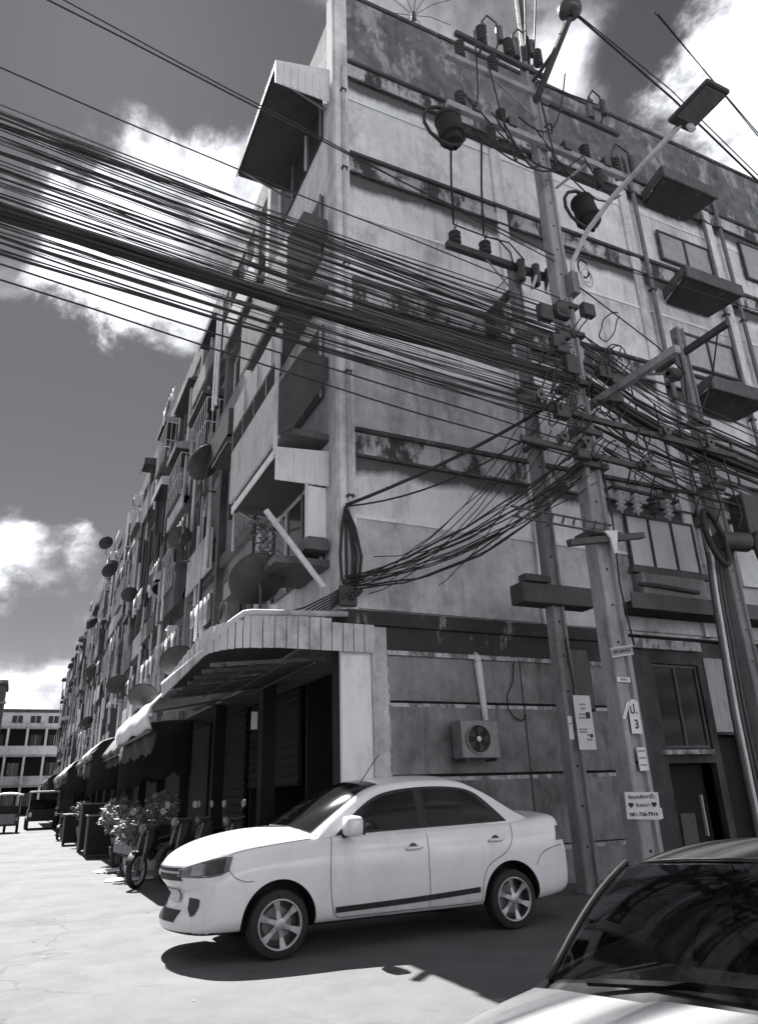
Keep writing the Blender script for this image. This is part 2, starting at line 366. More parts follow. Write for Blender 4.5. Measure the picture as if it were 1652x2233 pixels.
# corner column and parapet
part(MB().box(0.0, 0.30, -0.055, 0.06, 4.10, ZPAR - 0.02), 'corner_column', 'plaster_light', bevel=0.012)
part(MB().box(-0.05, -0.002, -0.055, 0.30, 4.10, ZPAR - 0.02), 'corner_column', 'plaster_grey', bevel=0.012)
pipe = part(MB().tube([(0.17, -0.10, 4.4), (0.17, -0.10, 16.2)], 0.035, 8), 'drain_pipe', 'plaster_grey', smooth='auto')
for z in (6, 8.4, 10.8, 13.2, 15.4): part(MB().box(0.11, 0.23, -0.15, -0.055, z, z + 0.04), 'bracket', 'metal_dark', parent=pipe)
part(MB().box(0.301, BW, -0.05, 0.12, ZROOF, ZPAR), 'parapet', 'mould_concrete', bevel=0.02)
part(MB().box(0.25, BW, -0.10, 0.16, ZPAR, ZPAR + 0.10), 'parapet_cap', 'ledge_dark', bevel=0.02)
part(MB().box(-0.02, 0.13, 0.31, 4.4, ZROOF, ZPAR - 0.6), 'parapet', 'mould_concrete')
part(MB().box(0.0, BW, 0.13, 5, ZROOF, ZROOF + 0.12), 'roof_slab', 'cement_dark')
part(MB().box(-0.10, 3.0, 4.42, BL, ZROW - 0.9, ZROW), 'parapet', 'mould_concrete', bevel=0.02)
# drain pipes on the end wall
for u in (8.35, 10.9, 11.55):
    p_ = part(MB().tube([(u, -0.13, 4.9), (u, -0.13, 16.9), (u, 0.0, 17.3)], 0.055, 8), 'drain_pipe', 'metal_grey', smooth='auto')
    for z in (6.5, 9.6, 12.7, 15.8): part(MB().box(u - 0.08, u + 0.08, -0.19, -0.06, z, z + 0.05), 'bracket', 'metal_dark', parent=p_)
# ground storey of the end wall
part(MB().box(0.0, 0.50, -0.03, 0.06, 0.0, 3.86), 'white_pier', 'plaster_white', bevel=0.012)
part(MB().box(0.50, 0.76, -0.07, 0.06, 0.0, 3.86), 'pilaster', 'plaster_grey', bevel=0.012)
part(MB().box(0.06, 5.3, -0.13, 0.06, 3.87, 4.10), 'lintel', 'beam_black', bevel=0.015)
part(MB().box(0.762, 5.3, -0.055, 0.06, 3.50, 3.868), 'lintel', 'beam_black')
part(MB().box(0.762, 5.3, -0.075, -0.0555, 3.43, 3.50), 'ledge_lip', 'lime_line')
for a, b_, nm in ((0.76, 3.3, 0), (3.3, 5.35, 1)):
    for z0, z1 in ((0.0, 0.56), (0.58, 1.62), (1.66, 2.70), (2.74, 3.49)):
        part(MB().box(a + 0.012, b_ - 0.012, -0.02 - 0.006 * (z0 < 2), 0.06, z0, z1), 'cement_panel', 'cement_dark', bevel=0.006)
    for z in (0.55, 1.615, 2.70):
        part(MB().box(a + 0.02, b_ - 0.02, -0.034, -0.027, z - 0.055, z), 'lime_run', 'lime_line')
part(MB().box(0.765, 0.80, -0.036, -0.027, 0.2, 3.42), 'lime_run', 'lime_line')
# right-hand ground storey: openings, doors
mat('cement_sooty', 0.03, 0.11, 0.93, 2.6, 12, 0.4, 0.5, 45, grime=0.6, speck=0.2, gscale=0.9)
for a, b_, c, d_ in ((5.35, 6.35, 0, 4.0), (6.35, 7.55, 1.75, 2.0), (6.35, 7.55, 3.55, 4.0), (7.55, 7.72, 0, 4.0), (7.72, 8.5, 2.25, 4.0), (8.5, BW, 0, 4.0)):
    part(MB().box(a, b_, -0.02, 0.10, c, d_), 'cement_wall', 'cement_sooty')
def framed_window(u0, u1, z0, z1, nx, nz_, pane='window_glass', frame='metal_dark', y=-0.03, w=0.05, parent=block, name='window'):
    fr = MB(); fr.box(u0, u0 + w, y - 0.03, y + 0.02, z0, z1); fr.box(u1 - w, u1, y - 0.03, y + 0.02, z0, z1)
    fr.box(u0 + w, u1 - w, y - 0.03, y + 0.02, z0, z0 + w); fr.box(u0 + w, u1 - w, y - 0.03, y + 0.02, z1 - w, z1)
    for i in range(1, nx):
        x = u0 + (u1 - u0) * i / nx; fr.box(x - w / 2, x + w / 2, y - 0.03, y + 0.02, z0 + w, z1 - w)
    o = part(fr, name, frame, parent)
    for i in range(nx):
        for k in range(nz_):
            a, b_ = u0 + (u1 - u0) * i / nx, u0 + (u1 - u0) * (i + 1) / nx; c, d_ = z0 + (z1 - z0) * k / nz_, z0 + (z1 - z0) * (k + 1) / nz_
            part(MB().box(a + 0.03, b_ - 0.03, y - 0.002, y + 0.012, c + 0.02, d_ - 0.02), 'pane', pane, o)
    return o
framed_window(6.36, 7.54, 2.01, 3.54, 2, 1, 'tint_glass', 'facade_dark', y=0.06)
part(MB().box(6.25, 7.45, -0.12, -0.021, 1.90, 1.98), 'sill', 'lime_line')
part(MB().box(7.7, 8.5, -0.05, -0.021, 2.3, 3.7), 'door_panel', 'sheet_grey')
part(MB().box(7.73, 8.49, 0.25, 0.3, 0.0, 2.24), 'door_panel', 'shop_dark')
dr = part(MB().box(6.4, 7.5, 0.30, 0.35, 0.0, 1.74), 'door', 'shop_dark'); part(MB().box(7.3, 7.33, 0.24, 0.299, 0.5, 1.2), 'door_handle', 'metal_white', dr); part(MB().box(6.55, 6.9, 0.1, 0.29, 0.0, 0.9), 'crate', 'facade_dark', dr)
part(MB().box(5.5, 24, -0.6, -0.03, 4.42, 4.56), 'canopy_slab', 'beam_black', bevel=0.02)
part(MB().box(5.5, 24, -0.62, -0.60, 4.42, 4.72), 'canopy_fascia', 'facade_dark')
part(MB().box(5.4, 7.6, -0.14, -0.021, 3.8, 3.98), 'cornice', 'lime_line')
# white shuttered window of the first upper floor
wf = framed_window(6.2, 8.1, 5.42, 6.55, 3, 1, 'curtain', 'metal_dark', y=-0.07, w=0.045)
part(MB().box(6.1, 8.2, -0.22, -0.08, 5.28, 5.40), 'sill', 'facade_dark')
part(MB().box(9.3, 12.6, -0.10, -0.05, 5.3, 6.7), 'shutter', 'curtain')
# stair windows right of the second column
for z0, z1 in ((10.75, 11.75), (7.7, 8.9), (13.95, 14.9)):
    framed_window(9.0, 10.9, z0, z1, 2, 1, 'window_pale', 'ledge_dark', y=-0.07, w=0.06)
for z0 in (8.0, 11.2, 14.4):
    framed_window(12.3, 14.2, z0, z0 + 1.3, 2, 1, 'window_pale', 'metal_dark', y=-0.07, w=0.05)
# three deep concrete hoods
for k, (z, lab) in enumerate(((15.65, 'topmost'), (12.5, 'middle'), (9.45, 'lowest'))):
    h = thing('concrete_hood', 'dark projecting concrete hood high on the end wall, %s of three above the right-hand pole' % lab, 'window hood', 9.55, 0, z, group='concrete hoods on the end wall')
    part(MB().prism([(-0.72, -0.062, 0), (0.72, -0.062, 0), (0.95, -0.92, 0.10), (-0.95, -0.92, 0.10)], (0, 0, 0.10)), 'slab', 'beam_black', h, bevel=0.01)
    part(MB().box(-0.97, 0.97, -0.98, -0.925, 0.08, 0.42), 'fascia', 'facade_dark', h, bevel=0.01)
    for s in (-1, 1): part(MB().prism([(s * 0.75, -0.062, 0.11), (s * 0.95, -0.92, 0.205), (s * 0.95, -0.92, 0.42), (s * 0.75, -0.062, 0.42)], (s * 0.04, 0, 0)), 'side_panel', 'facade_dark', h)

# ---- long street facade
NB = 23; BAY = 4.0
FBAY = []
part(MB().box(-0.02, 0.06, 4.0, BL, 4.1, ZROW - 0.9), 'street_wall', 'facade_dirty')
part(MB().box(-0.02, 0.06, 0.06, 4.0, 4.1, ZROOF), 'street_wall', 'plaster_light')
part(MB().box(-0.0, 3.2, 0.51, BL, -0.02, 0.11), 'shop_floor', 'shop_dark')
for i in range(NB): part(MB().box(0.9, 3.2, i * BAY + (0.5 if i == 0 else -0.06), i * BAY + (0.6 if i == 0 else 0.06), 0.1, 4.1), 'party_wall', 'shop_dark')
part(MB().box(-0.06, 0.9, 0.3, BL, 3.55, 4.1), 'shop_beam', 'facade_dark')
for i in range(NB + 1):
    v = i * BAY
    if i:
        part(MB().box(-0.22, 0.05, v - 0.14, v + 0.14, 3.55, ZROW - 0.9), 'pier', rnd.choice(['facade_dark', 'facade_dark', 'plaster_grey', 'facade_dirty']))
        part(MB().box(-0.05, 0.22, v - 0.13, v + 0.13, 0.0, 3.55), 'pier', 'shop_dark')
    if i < NB:                        # roller shutter with slats
        a, b_ = v + 0.2 + (0.35 if i == 0 else 0), v + BAY - 0.2
        sh = MB(); nsl = 18 if i < 3 else 8
        if i < 3:
            if i == 0: continue
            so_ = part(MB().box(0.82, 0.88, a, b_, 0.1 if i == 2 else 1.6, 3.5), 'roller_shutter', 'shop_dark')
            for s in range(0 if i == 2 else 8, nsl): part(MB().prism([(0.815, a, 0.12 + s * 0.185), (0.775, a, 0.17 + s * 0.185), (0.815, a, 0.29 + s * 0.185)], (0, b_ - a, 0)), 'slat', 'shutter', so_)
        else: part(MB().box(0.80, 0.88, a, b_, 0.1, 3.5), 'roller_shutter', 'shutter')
for f, z in enumerate(ZF[1:] ):
    part(MB().box(-0.16, -0.021, 4.1, BL, z - 0.30, z), 'floor_band', 'facade_dark')
for f, z in enumerate(ZF):
    z1 = ZF[f + 1] if f < 3 else ZROOF
    for i in range(NB):
        v = i * BAY
        wn = MB().box(-0.07, -0.022, v + 0.6, v + BAY - 0.6, z + 0.9, z1 - 0.7)
        o = part(wn, 'window', rnd.choice(['window_glass', 'window_glass', 'shop_dark', 'facade_dark']))
        if i < 7:
            for k in range(4):
                y = v + 0.6 + (BAY - 1.2) * k / 3
                part(MB().box(-0.11, -0.071, y - 0.03, y + 0.03, z + 0.9, z1 - 0.7), 'mullion', rnd.choice(['metal_white', 'wood', 'metal_grey']), o)

# projecting balconies: floor slab, light parapet panels, dark end panels
def balcony(i, f, dp=1.0, end='sheet_dark', front='plaster_light', depth_end=True, va=0.32, vb=3.6, drop=0.55, rise=1.0):
    z = ZF[f]; v = i * BAY
    b = part(MB().box(-dp, -0.023, v + va, v + vb, z - 0.12, z), 'balcony_floor', 'facade_dark')
    part(MB().box(-dp - 0.06, -dp - 0.002, v + va, v + vb, z - drop, z + rise), 'balcony_panel', front, b, bevel=0.01)
    if depth_end:
        part(MB().prism([(-0.06, v + va - 0.05, z + 1.10), (-0.06, v + va - 0.05, z + 1.55), (-0.56, v + va - 0.05, z + 1.60), (-dp - 0.06, v + va - 0.05, z + 0.80), (-dp - 0.06, v + va - 0.05, z - drop), (-dp + 0.14, v + va - 0.05, z - drop + 0.15), (-dp + 0.18, v + va - 0.05, z - 0.05)], (0, 0.045, 0)), 'end_panel', end, b)
    return b
def enclosure(f, dp, va, vb, top, m_):
    z = ZF[f]; e = part(MB().box(-dp - 0.03, -dp, va, vb, z + 1.02, z + 1.42), 'window_strip', 'shop_dark')
    for k in range(5): part(MB().box(-dp - 0.05, -dp - 0.031, va + (vb - va) * k / 4 - 0.02, va + (vb - va) * k / 4 + 0.02, z + 1.02, z + 1.42), 'mullion', 'metal_grey', e)
    n = 7
    for k in range(n): part(MB().box(-dp - 0.05 - 0.008 * (k % 2), -dp, va + (vb - va) * k / n + 0.01, va + (vb - va) * (k + 1) / n - 0.01, z + 1.44, z + top), 'board', m_, e)
    part(MB().tube([(-dp - 0.1, va - 0.03, z - 0.6), (-dp - 0.1, va - 0.03, z + 1.9)], 0.04, 8), 'post', 'metal_white', e)
balcony(0, 1, 0.92, front='sheet_grey', drop=0.22, rise=0.95); enclosure(1, 0.92, 0.32, 3.6, 2.1, 'sheet_grey')
balcony(0, 2, 0.82, 'sheet_dark', 'sheet_grey', drop=0.35, rise=0.95)
for i in range(1, NB):
    for f in range(4):
        if rnd.random() < 0.6:
            balcony(i, f, rnd.uniform(0.22, 0.5), rnd.choice(['sheet_dark', 'facade_dark', 'sheet_grey']), rnd.choice(['facade_dirty', 'plaster_grey', 'facade_dark', 'plaster_light', 'sheet_grey']), rnd.random() < 0.15, drop=rnd.uniform(0.05, 0.3), rise=rnd.uniform(0.5, 1.0))

# ---- box canopies with ribbed metal fascias (each hangs on the wall: a thing of its own)
def canopy(label, u_dep, v0, v1, z0, h, fm='sheet_white', slope=0.25, ribs=True, corner=0.0, group='metal canopies along the street facade', near=True, u_in=-0.06, rib_step=0.16, full=True, oh=None, fe_m=None):
    c = thing('metal_canopy', label, 'canopy', 0, v0, z0, group=group)
    ln = v1 - v0
    part(MB().prism([(u_in, 0, h), (-u_dep, 0, h - slope), (-u_dep, 0, h - slope - 0.03), (u_in, 0, h - 0.03)], (0, ln, 0)), 'roof_sheet', fm, c)
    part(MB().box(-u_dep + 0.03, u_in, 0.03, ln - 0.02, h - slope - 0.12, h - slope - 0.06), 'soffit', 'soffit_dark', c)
    ob = 0 if oh is None else h - slope - oh
    fo = part(MB().box(-u_dep - 0.02, -u_dep, 0.0, ln, ob, h - slope), 'fascia', fm, c)
    fe = None
    if near: fe = part(MB().prism([(u_in, -0.02, 0.02), (-u_dep - 0.02, -0.02, 0), (-u_dep - 0.02, -0.02, h - slope), (u_in, -0.02, h)], (0, 0.019, 0)), 'fascia', fe_m or fm, c)
    if ribs:
        if fe:
            n = int((u_dep + u_in) / rib_step)
            for k in range(n):
                x = u_in - 0.05 - k * rib_step
                part(MB().box(x - 0.022, x + 0.022, -0.04, -0.021, 0.015, h - slope - 0.02), 'rib', fe_m or fm, fe)
        n = int(ln / rib_step)
        if full and oh is None:
            for k in range(n):
                y = 0.05 + k * rib_step
                part(MB().box(-u_dep - 0.04, -u_dep - 0.021, y, y + 0.045, ob + 0.01, h - slope - 0.01), 'rib', fm, fo)
    if full:
        for k in range(2):
            y = 0.25 + k * (ln - 0.5); part(MB().bar((-u_dep + 0.06, y, h - slope - 0.16), (u_in + 0.01, y, h - slope - 0.55), 0.04, 0.04), 'strut', 'metal_grey', c)
    return c
canopy('big dark ribbed box canopy at the top floor beside the roof corner', 1.25, 0.12, 3.3, 15.15, 1.0, 'sheet_dark', 0.35, oh=0.16, fe_m='sheet_white')
cn = canopy('white ribbed canopy of the corner bay propped by a slanting pale pole', 1.0, 0.28, 3.2, 6.28, 0.68, 'sheet_white', 0.08, rib_step=0.19, oh=0.15)
part(MB().tube([(-1.2, -0.15, -0.62), (-0.22, -0.16, -1.80)], 0.05, 8), 'prop', 'metal_white', cn, smooth='auto')
mat('sheet_weathered', 0.40, 0.62, 0.7, 3, 10, 0.5, 0.1, 60, grime=0.45, speck=0.1, gscale=1.6)
# ground-floor canopy of the corner shop: boards bent round the corner
gc = thing('board_canopy', 'white ribbed board canopy bent round the corner shop above the white pier', 'canopy', 0, 0, 0)
path = [(0.52, -0.16), (-1.45, -0.16)]
for k in range(1, 8):
    t = k / 8 * math.pi / 2; path.append((-1.45 - 0.55 * math.sin(t), 0.39 - 0.55 * math.cos(t)))
path += [(-2.0, 0.39), (-2.0, 3.75)]
def along(path, step):
    out = []; acc = 0
    for a, b_ in zip(path, path[1:]):
        a, b_ = Vector(a), Vector(b_); n = max(1, round((b_ - a).length / step))
        for k in range(n): out.append((a.lerp(b_, k / n), a.lerp(b_, (k + 1) / n)))
    return out
segs = along(path, 0.175); ntot = len(segs)
for k, (a, b_) in enumerate(segs):
    t = max(0, (k - 8) / (ntot - 8)); zb0 = 3.43 - 0.27 * t; zt = 3.86 - 0.46 * t + (0.06 if 3 < k < 12 else 0)
    d = (b_ - a).normalized(); nrm = Vector((d.y, -d.x)) * 0.02; g = d * 0.012
    if k > 11: nrm = -nrm
    nrm = nrm * (1 if k % 2 else 1.5)
    a2, b2 = a + g, b_ - g * 0.3
    part(MB().prism([(a2.x, a2.y, zb0), (b2.x, b2.y, zb0), (b2.x, b2.y, zt), (a2.x, a2.y, zt)], (nrm.x, nrm.y, 0)), 'board', 'sheet_weathered', gc)
part(MB().tube([(0.05, -0.17, 4.0), (-1.45, -0.17, 3.92)] + [(p[0], p[1], 3.9 - 0.08 * i) for i, p in enumerate(path[2:9])] + [(-2.0, 3.75, 3.42)], 0.045, 8), 'top_roll', 'sheet_weathered', gc, smooth=True)
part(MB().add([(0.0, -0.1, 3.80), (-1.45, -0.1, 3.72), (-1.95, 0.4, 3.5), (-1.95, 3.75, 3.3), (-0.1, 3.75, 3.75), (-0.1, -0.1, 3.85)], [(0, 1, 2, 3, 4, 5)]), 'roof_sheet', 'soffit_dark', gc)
for k in range(7):
    part(MB().bar((-1.9, 0.35 + k * 0.52, 3.22 - 0.012 * k), (-0.1, 0.35 + k * 0.52, 3.40), 0.045, 0.06), 'rafter', 'metal_dark', gc)
for k in range(4): part(MB().bar((-0.35 - k * 0.45, 0.2, 3.30 - 0.02 * k), (-0.35 - k * 0.45, 3.7, 3.27 - 0.03 * k), 0.03, 0.03), 'purlin', 'metal_dark', gc)
# rolled canvas awnings of the following shops
def canvas_awning(label, v0, v1, u_out, z_in, z_out, m_, u_in=-0.25, val=0.20):
    t = thing('canvas_awning', label, 'awning', 0, v0, 0, group='awnings over the shop fronts'); ln = v1 - v0
    rows = []
    for i in range(15):
        y = ln * i / 14; sag = 0.03 * math.sin(i * 1.1) ; r = []
        for k in range(9):
            q = k / 8; u = u_in + (u_out - u_in) * q; z = z_out + (z_in - z_out) * math.sqrt(max(0.0, 1 - q ** 2.6)) + sag * q
            r.append((u, y, z))
        r.append((u_out - 0.05, y, z_out - val * 0.5 + sag)); r.append((u_out + 0.02, y, z_out - val * (0.95 + 0.05 * math.cos(i * 0.45)) + sag * 1.3))
        rows.append(r)
    o = part(MB().grid(rows), 'canvas', m_, t, smooth=True); sm = o.modifiers.new('thick', 'SOLIDIFY'); sm.thickness = 0.02
    for y in (0.1, ln - 0.1): part(MB().tube([(u_in, y, z_in - 0.25), (u_out + 0.05, y, z_out - 0.10)], 0.022, 6), 'arm', 'metal_dark', t)
    part(MB().tube([(u_out + 0.02, 0, z_out - val - 0.02), (u_out + 0.02, ln, z_out - val - 0.02)], 0.03, 8), 'roller', 'metal_dark', t)
    nh = rnd.uniform(0.2, 0.5)
    o = part(MB().grid([[(u_out + 0.10 + 0.03 * math.sin(i * 0.9 + k), 0.05 + (ln - 0.1) * i / 24, z_out - val - nh * k / 4 * (1 + 0.12 * math.sin(i * 1.7))) for i in range(25)] for k in range(5)]), 'shade_net', 'shop_dark', t, smooth=True); o.modifiers.new('t', 'SOLIDIFY').thickness = 0.01
    if val < 0.4: o = part(MB().grid([[(u_in + (u_out - u_in) * i / 8, 0.04 + 0.03 * math.sin(i * 2), (z_out - 0.08) + (z_in - z_out) * math.sqrt(1 - (i / 8) ** 2.6) - (1.3 + 0.1 * math.sin(i * 2.3)) * k / 3) for i in range(9)] for k in range(4)]), 'shade_net', 'shop_dark', t, smooth=True); o.modifiers.new('t', 'SOLIDIFY').thickness = 0.01
    return t
canvas_awning('white rolled canvas awning of the second shop from the corner', 3.95, 9.1, -2.15, 3.55, 3.05, 'sheet_white', val=0.42)
for k, (v0, v1, uo, mm, nm) in enumerate(((9.4, 13.6, -2.0, 'cloth_b', 'dark'), (13.9, 18.0, -2.3, 'sheet_grey', 'grey'), (18.5, 25, -2.0, 'sheet_dark', 'black'), (25.5, 33, -2.3, 'cloth_a', 'patchy pale'), (34, 44, -2.1, 'sheet_dark', 'sooty'), (45, 58, -2.4, 'cloth_b', 'drooping dark'))):
    canvas_awning('%s canvas awning over the %s shop from the corner' % (nm, ORD[2 + k]), v0, v1, uo, 3.35, 2.75 + 0.1 * (k % 3), mm)

# canopies, dishes, air conditioners and cages of the upper floors
def ac_unit(u, v, z, label, rz=0.0, face='-u', mm='metal_white', fancy=False, group='air conditioner units on the street facade'):
    t = thing('air_conditioner', label, 'air conditioner', u, v, z, rz, group)
    part(MB().box(-0.34, 0.34, -0.15, 0.15, 0, 0.56), 'casing', mm, t, bevel=0.02)
    cx = -0.05
    part(MB().lathe((cx, -0.155, 0.28), (0, -1, 0), [(0, 0.22), (0.03, 0.22), (0.03, 0.20), (0.0, 0.20)], 24), 'fan_ring', 'metal_grey', t, smooth='auto')
    part(MB().lathe((cx, -0.152, 0.28), (0, -1, 0), [(0.0, 0.2), (0.002, 0.0)], 24), 'fan_recess', 'shop_dark', t)
    if fancy:
        for k in range(5):
            a = k * 2 * math.pi / 5
            part(MB().prism([(cx + 0.03 * math.cos(a), -0.16, 0.28 + 0.03 * math.sin(a)), (cx + 0.19 * math.cos(a - 0.3), -0.165, 0.28 + 0.19 * math.sin(a - 0.3)), (cx + 0.19 * math.cos(a + 0.35), -0.158, 0.28 + 0.19 * math.sin(a + 0.35))], (0, -0.004, 0)), 'blade', 'metal_dark', t)
        for k in range(6):
            part(MB().lathe((cx, -0.178, 0.28), (0, -1, 0), [(0, 0.04 + k * 0.032), (0.004, 0.04 + k * 0.032), (0.004, 0.045 + k * 0.032), (0, 0.045 + k * 0.032)], 24), 'grille_ring', 'metal_dark', t)
        part(MB().lathe((cx, -0.182, 0.28), (0, -1, 0), [(0.0, 0.04), (0.012, 0.03), (0.014, 0.0)], 16), 'hub', 'paper', t, smooth=True)
    for s in (-1, 1): part(MB().bar((s * 0.26, 0.15, -0.02), (s * 0.26, -0.16, -0.02), 0.04, 0.04), 'bracket', 'metal_dark', t)
    return t
def dish(u, v, z, label, r=0.42, yaw=0.6, mm='metal_dark', arm=True):
    t = thing('satellite_dish', label, 'satellite dish', u, v, z, yaw, 'satellite dishes on the street facade')
    ax = Vector((-0.45, 0.62, 0.64)).normalized()
    prof = [(0.30 * (k / 8) ** 2 * r, r * k / 8) for k in range(9)]
    o = part(MB().lathe((0, 0, 0), ax, prof, 26), 'reflector', mm, t, smooth=True); s = o.modifiers.new('thick', 'SOLIDIFY'); s.thickness = 0.012
    hub = ax * (r * 0.95)
    for k in range(3):
        a = k * 2.1; e1 = Vector((1, 0, 0)); e2 = ax.cross(e1)
        rim = ax * (0.30 * r) + (e1 * math.cos(a) + e2 * math.sin(a)) * r
        part(MB().tube([rim, hub], 0.008, 5), 'feed_arm', 'metal_dark', t)
    part(MB().cyl(hub + ax * 0.05, hub - ax * 0.06, 0.035, 0.03, 10), 'feed_horn', 'metal_white', t)
    if arm: part(MB().tube([-ax * 0.02, (0, 0.12, -0.18), (0, 0.14, -0.62), (0.28, 0.16, -0.62)], 0.025, 7), 'mount', 'metal_dark', t, smooth=True)
    return t
def cage(u, v, z, w, h, dp, label):
    t = thing('window_cage', label, 'window cage', u, v, z, 0, 'barred cages on the street facade')
    part(MB().box(-dp, 0, 0, w, 0, 0.05), 'floor', 'metal_dark', t)
    for k in range(9): part(MB().tube([(-dp, w * k / 8, 0.05), (-dp, w * k / 8, h)], 0.012, 4), 'bar', 'metal_white', t)
    for q in (h, h * 0.5): part(MB().tube([(0, 0, q), (-dp, 0, q), (-dp, w, q), (0, w, q)], 0.014, 4), 'rail', 'metal_white', t)
    for k in range(3): part(MB().tube([(-dp * k / 3, 0, 0.05), (-dp * k / 3, 0, h)], 0.012, 4), 'bar', 'metal_white', t)
    return t
dish(-1.02, 1.0, 4.72, 'big dark satellite dish on a bent mast above the corner shop canopy', 0.48, -0.5)
dish(-0.95, 6.1, 9.1, 'round dark satellite dish in the second bay at second floor height', 0.50, 0.1)
dish(-1.6, 4.6, 3.95, 'tilted dark satellite dish standing where the board canopy ends', 0.36, -0.6)
dish(-1.7, 8.6, 3.75, 'dark satellite dish lying low behind the white canvas awning', 0.36, -0.8)
pl = thing('planter_shelf', 'shelf of leafy potted creeper hanging beside the big dish', 'plant', -0.85, 1.55, 5.15)
part(MB().box(-0.2, 0.75, -0.05, 0.6, -0.06, 0.0), 'shelf', 'wood', pl); lf = MB()
for k in range(260):
    c = Vector((rnd.gauss(0.1, 0.13), rnd.uniform(0, 0.4), rnd.uniform(0.0, 1.0) ** 1.0)); a = Vector((rnd.uniform(-1, 1), rnd.uniform(-1, 1), rnd.uniform(-1, 1))).normalized() * 0.05; b_ = Vector((rnd.uniform(-1, 1), rnd.uniform(-1, 1), rnd.uniform(-.4, 1))).normalized() * 0.06
    lf.add([c - a, c + b_ * 0.6, c + a, c - b_ * 0.6], [(0, 1, 2, 3)])
tag(part(lf, 'foliage', 'leaf', pl), kind='stuff')
part(MB().box(-0.42, 0.35, 0.1, 0.9, -0.42, -0.12), 'box', 'facade_dark', pl)
wb = thing('window_box', 'white curtained side window under the ribbed canopy of the corner bay', 'window', -0.03, 0.25, 5.3)
part(MB().box(-0.42, -0.1, 0.0, 0.03, 0.06, 0.95), 'curtain', 'curtain', wb)
part(MB().box(-0.46, -0.42, -0.02, 0.04, 0, 1.0), 'frame', 'metal_white', wb); part(MB().box(-0.46, -0.06, -0.02, 0.5, -0.16, 0.04), 'sill', 'facade_dark', wb)
part(MB().box(-0.95, -0.02, 0.05, 1.5, -0.42, -0.30), 'slab', 'facade_dark', wb)
# repeated clutter, bay by bay
k_ac = 0
for i in range(1, NB):
    for f in range(4):
        z = ZF[f]; v = i * BAY; far = i > 9
        place = '%s floor above the shops, %s bay from the corner' % (FLO[f], ORD[i])
        if (i, f) == (1, 2):
            canopy('black boxy canopy with pale top at the ' + place.replace(' above the shops', ''), 0.95, v + 0.1, v + 3.2, z - 1.55, 0.75, 'sheet_dark', 0.1, full=False); continue
        if rnd.random() < 0.5:
            tone, word = rnd.choice([('sheet_dark', 'dark'), ('sheet_dark', 'sooty'), ('sheet_grey', 'grey'), ('sheet_white', 'pale'), ('facade_dark', 'blackened')])
            canopy('%s metal canopy on the %s' % (word, place), rnd.uniform(0.4, 0.85), v + rnd.uniform(0.1, 1.2), v + rnd.uniform(2.2, 3.9), z + rnd.uniform(1.6, 2.3), rnd.uniform(0.25, 0.5), tone, rnd.uniform(0.1, 0.35), full=False, ribs=not far, rib_step=0.2)
        if rnd.random() < (0.34 if i < 14 else 0.2):
            ac_unit(rnd.uniform(-0.5, -0.28), v + rnd.uniform(0.6, 3.3), z + rnd.uniform(0.05, 2.2), 'air conditioner on the ' + place, -math.pi / 2 if rnd.random() < 0.6 else 0, mm=rnd.choice(['metal_white', 'metal_grey', 'metal_grey']))
        if i < 12 and rnd.random() < 0.13:
            dish(rnd.uniform(-1.3, -0.8), v + rnd.uniform(0.5, 3.3), z + rnd.uniform(0.6, 2.4), 'satellite dish on the ' + place, rnd.uniform(0.32, 0.5), rnd.uniform(-0.9, 0.6))
        if i < 9 and rnd.random() < 0.33:
            cage(-0.03, v + 0.7, z + 0.4, 2.3, 1.6, 0.55, 'barred window cage on the ' + place)
        for _q in range(3 if i < 14 else 1):
            u = -rnd.uniform(0.12, 0.6); y = v + rnd.uniform(0.2, 3.8)
            part(MB().tube([(u, y, max(4.15, z - rnd.uniform(0.2, 3))), (u, y, z + rnd.uniform(0.8, 2.9))], rnd.uniform(0.03, 0.07), 6), 'drain_pipe', rnd.choice(['metal_white', 'plaster_grey', 'metal_dark', 'plaster_white']))
        if i < 12 and rnd.random() < 0.35:
            t = thing('laundry', 'washing hung out on the ' + place, 'laundry', -0.95, v + 0.8, z + 1.5, 0, 'washing hung along the facade')
            part(MB().tube([(0, 0, 0), (0, 2.2, 0)], 0.012, 5), 'rail', 'metal_grey', t)
            for q in range(5):
                y = 0.15 + q * 0.42; h = rnd.uniform(0.4, 0.8); part(MB().grid([[(0.02 * math.sin(a * 1.3 + q), y + a * 0.07, -c * h / 3) for a in range(6)] for c in range(4)]), 'garment', rnd.choice(['cloth_a', 'cloth_b', 'curtain', 'cloth_b']), t, smooth=True).modifiers.new('t', 'SOLIDIFY').thickness = 0.012

# wall-mounted air conditioner and its pipe cover on the end wall
ac_unit(2.12, -0.30, 1.86, 'grey air conditioner with round fan bolted to the bare end wall above the sedan', 0, fancy=True, mm='metal_grey', group=None)
pc = thing('pipe_cover', 'white plastic pipe trunking running up the end wall above the air conditioner', 'pipe', 2.42, -0.03, 2.42)
part(MB().tube([(0.06, -0.05, 0.0), (0.0, -0.05, 0.95)], [0.045, 0.065], 8), 'trunking', 'metal_white', pc, smooth='auto'); part(MB().tube([(0, -0.05, 0.95), (0, -0.05, 1.02), (-0.02, 0.02, 1.1)], 0.06, 8), 'elbow', 'metal_white', pc, smooth=True)
rl = thing('wall_cable', 'thin black cable looping down the bare cement wall beside the left pole', 'cable', 0, 0, 0)
part(MB().tube([(3.15, -0.05, 3.4), (3.1, -0.06, 3.1), (2.95, -0.06, 2.85), (2.95, -0.06, 2.65), (3.05, -0.07, 2.5), (3.2, -0.07, 2.45), (3.3, -0.06, 2.55)], 0.012, 5), 'cable', 'cable', rl, smooth=True)
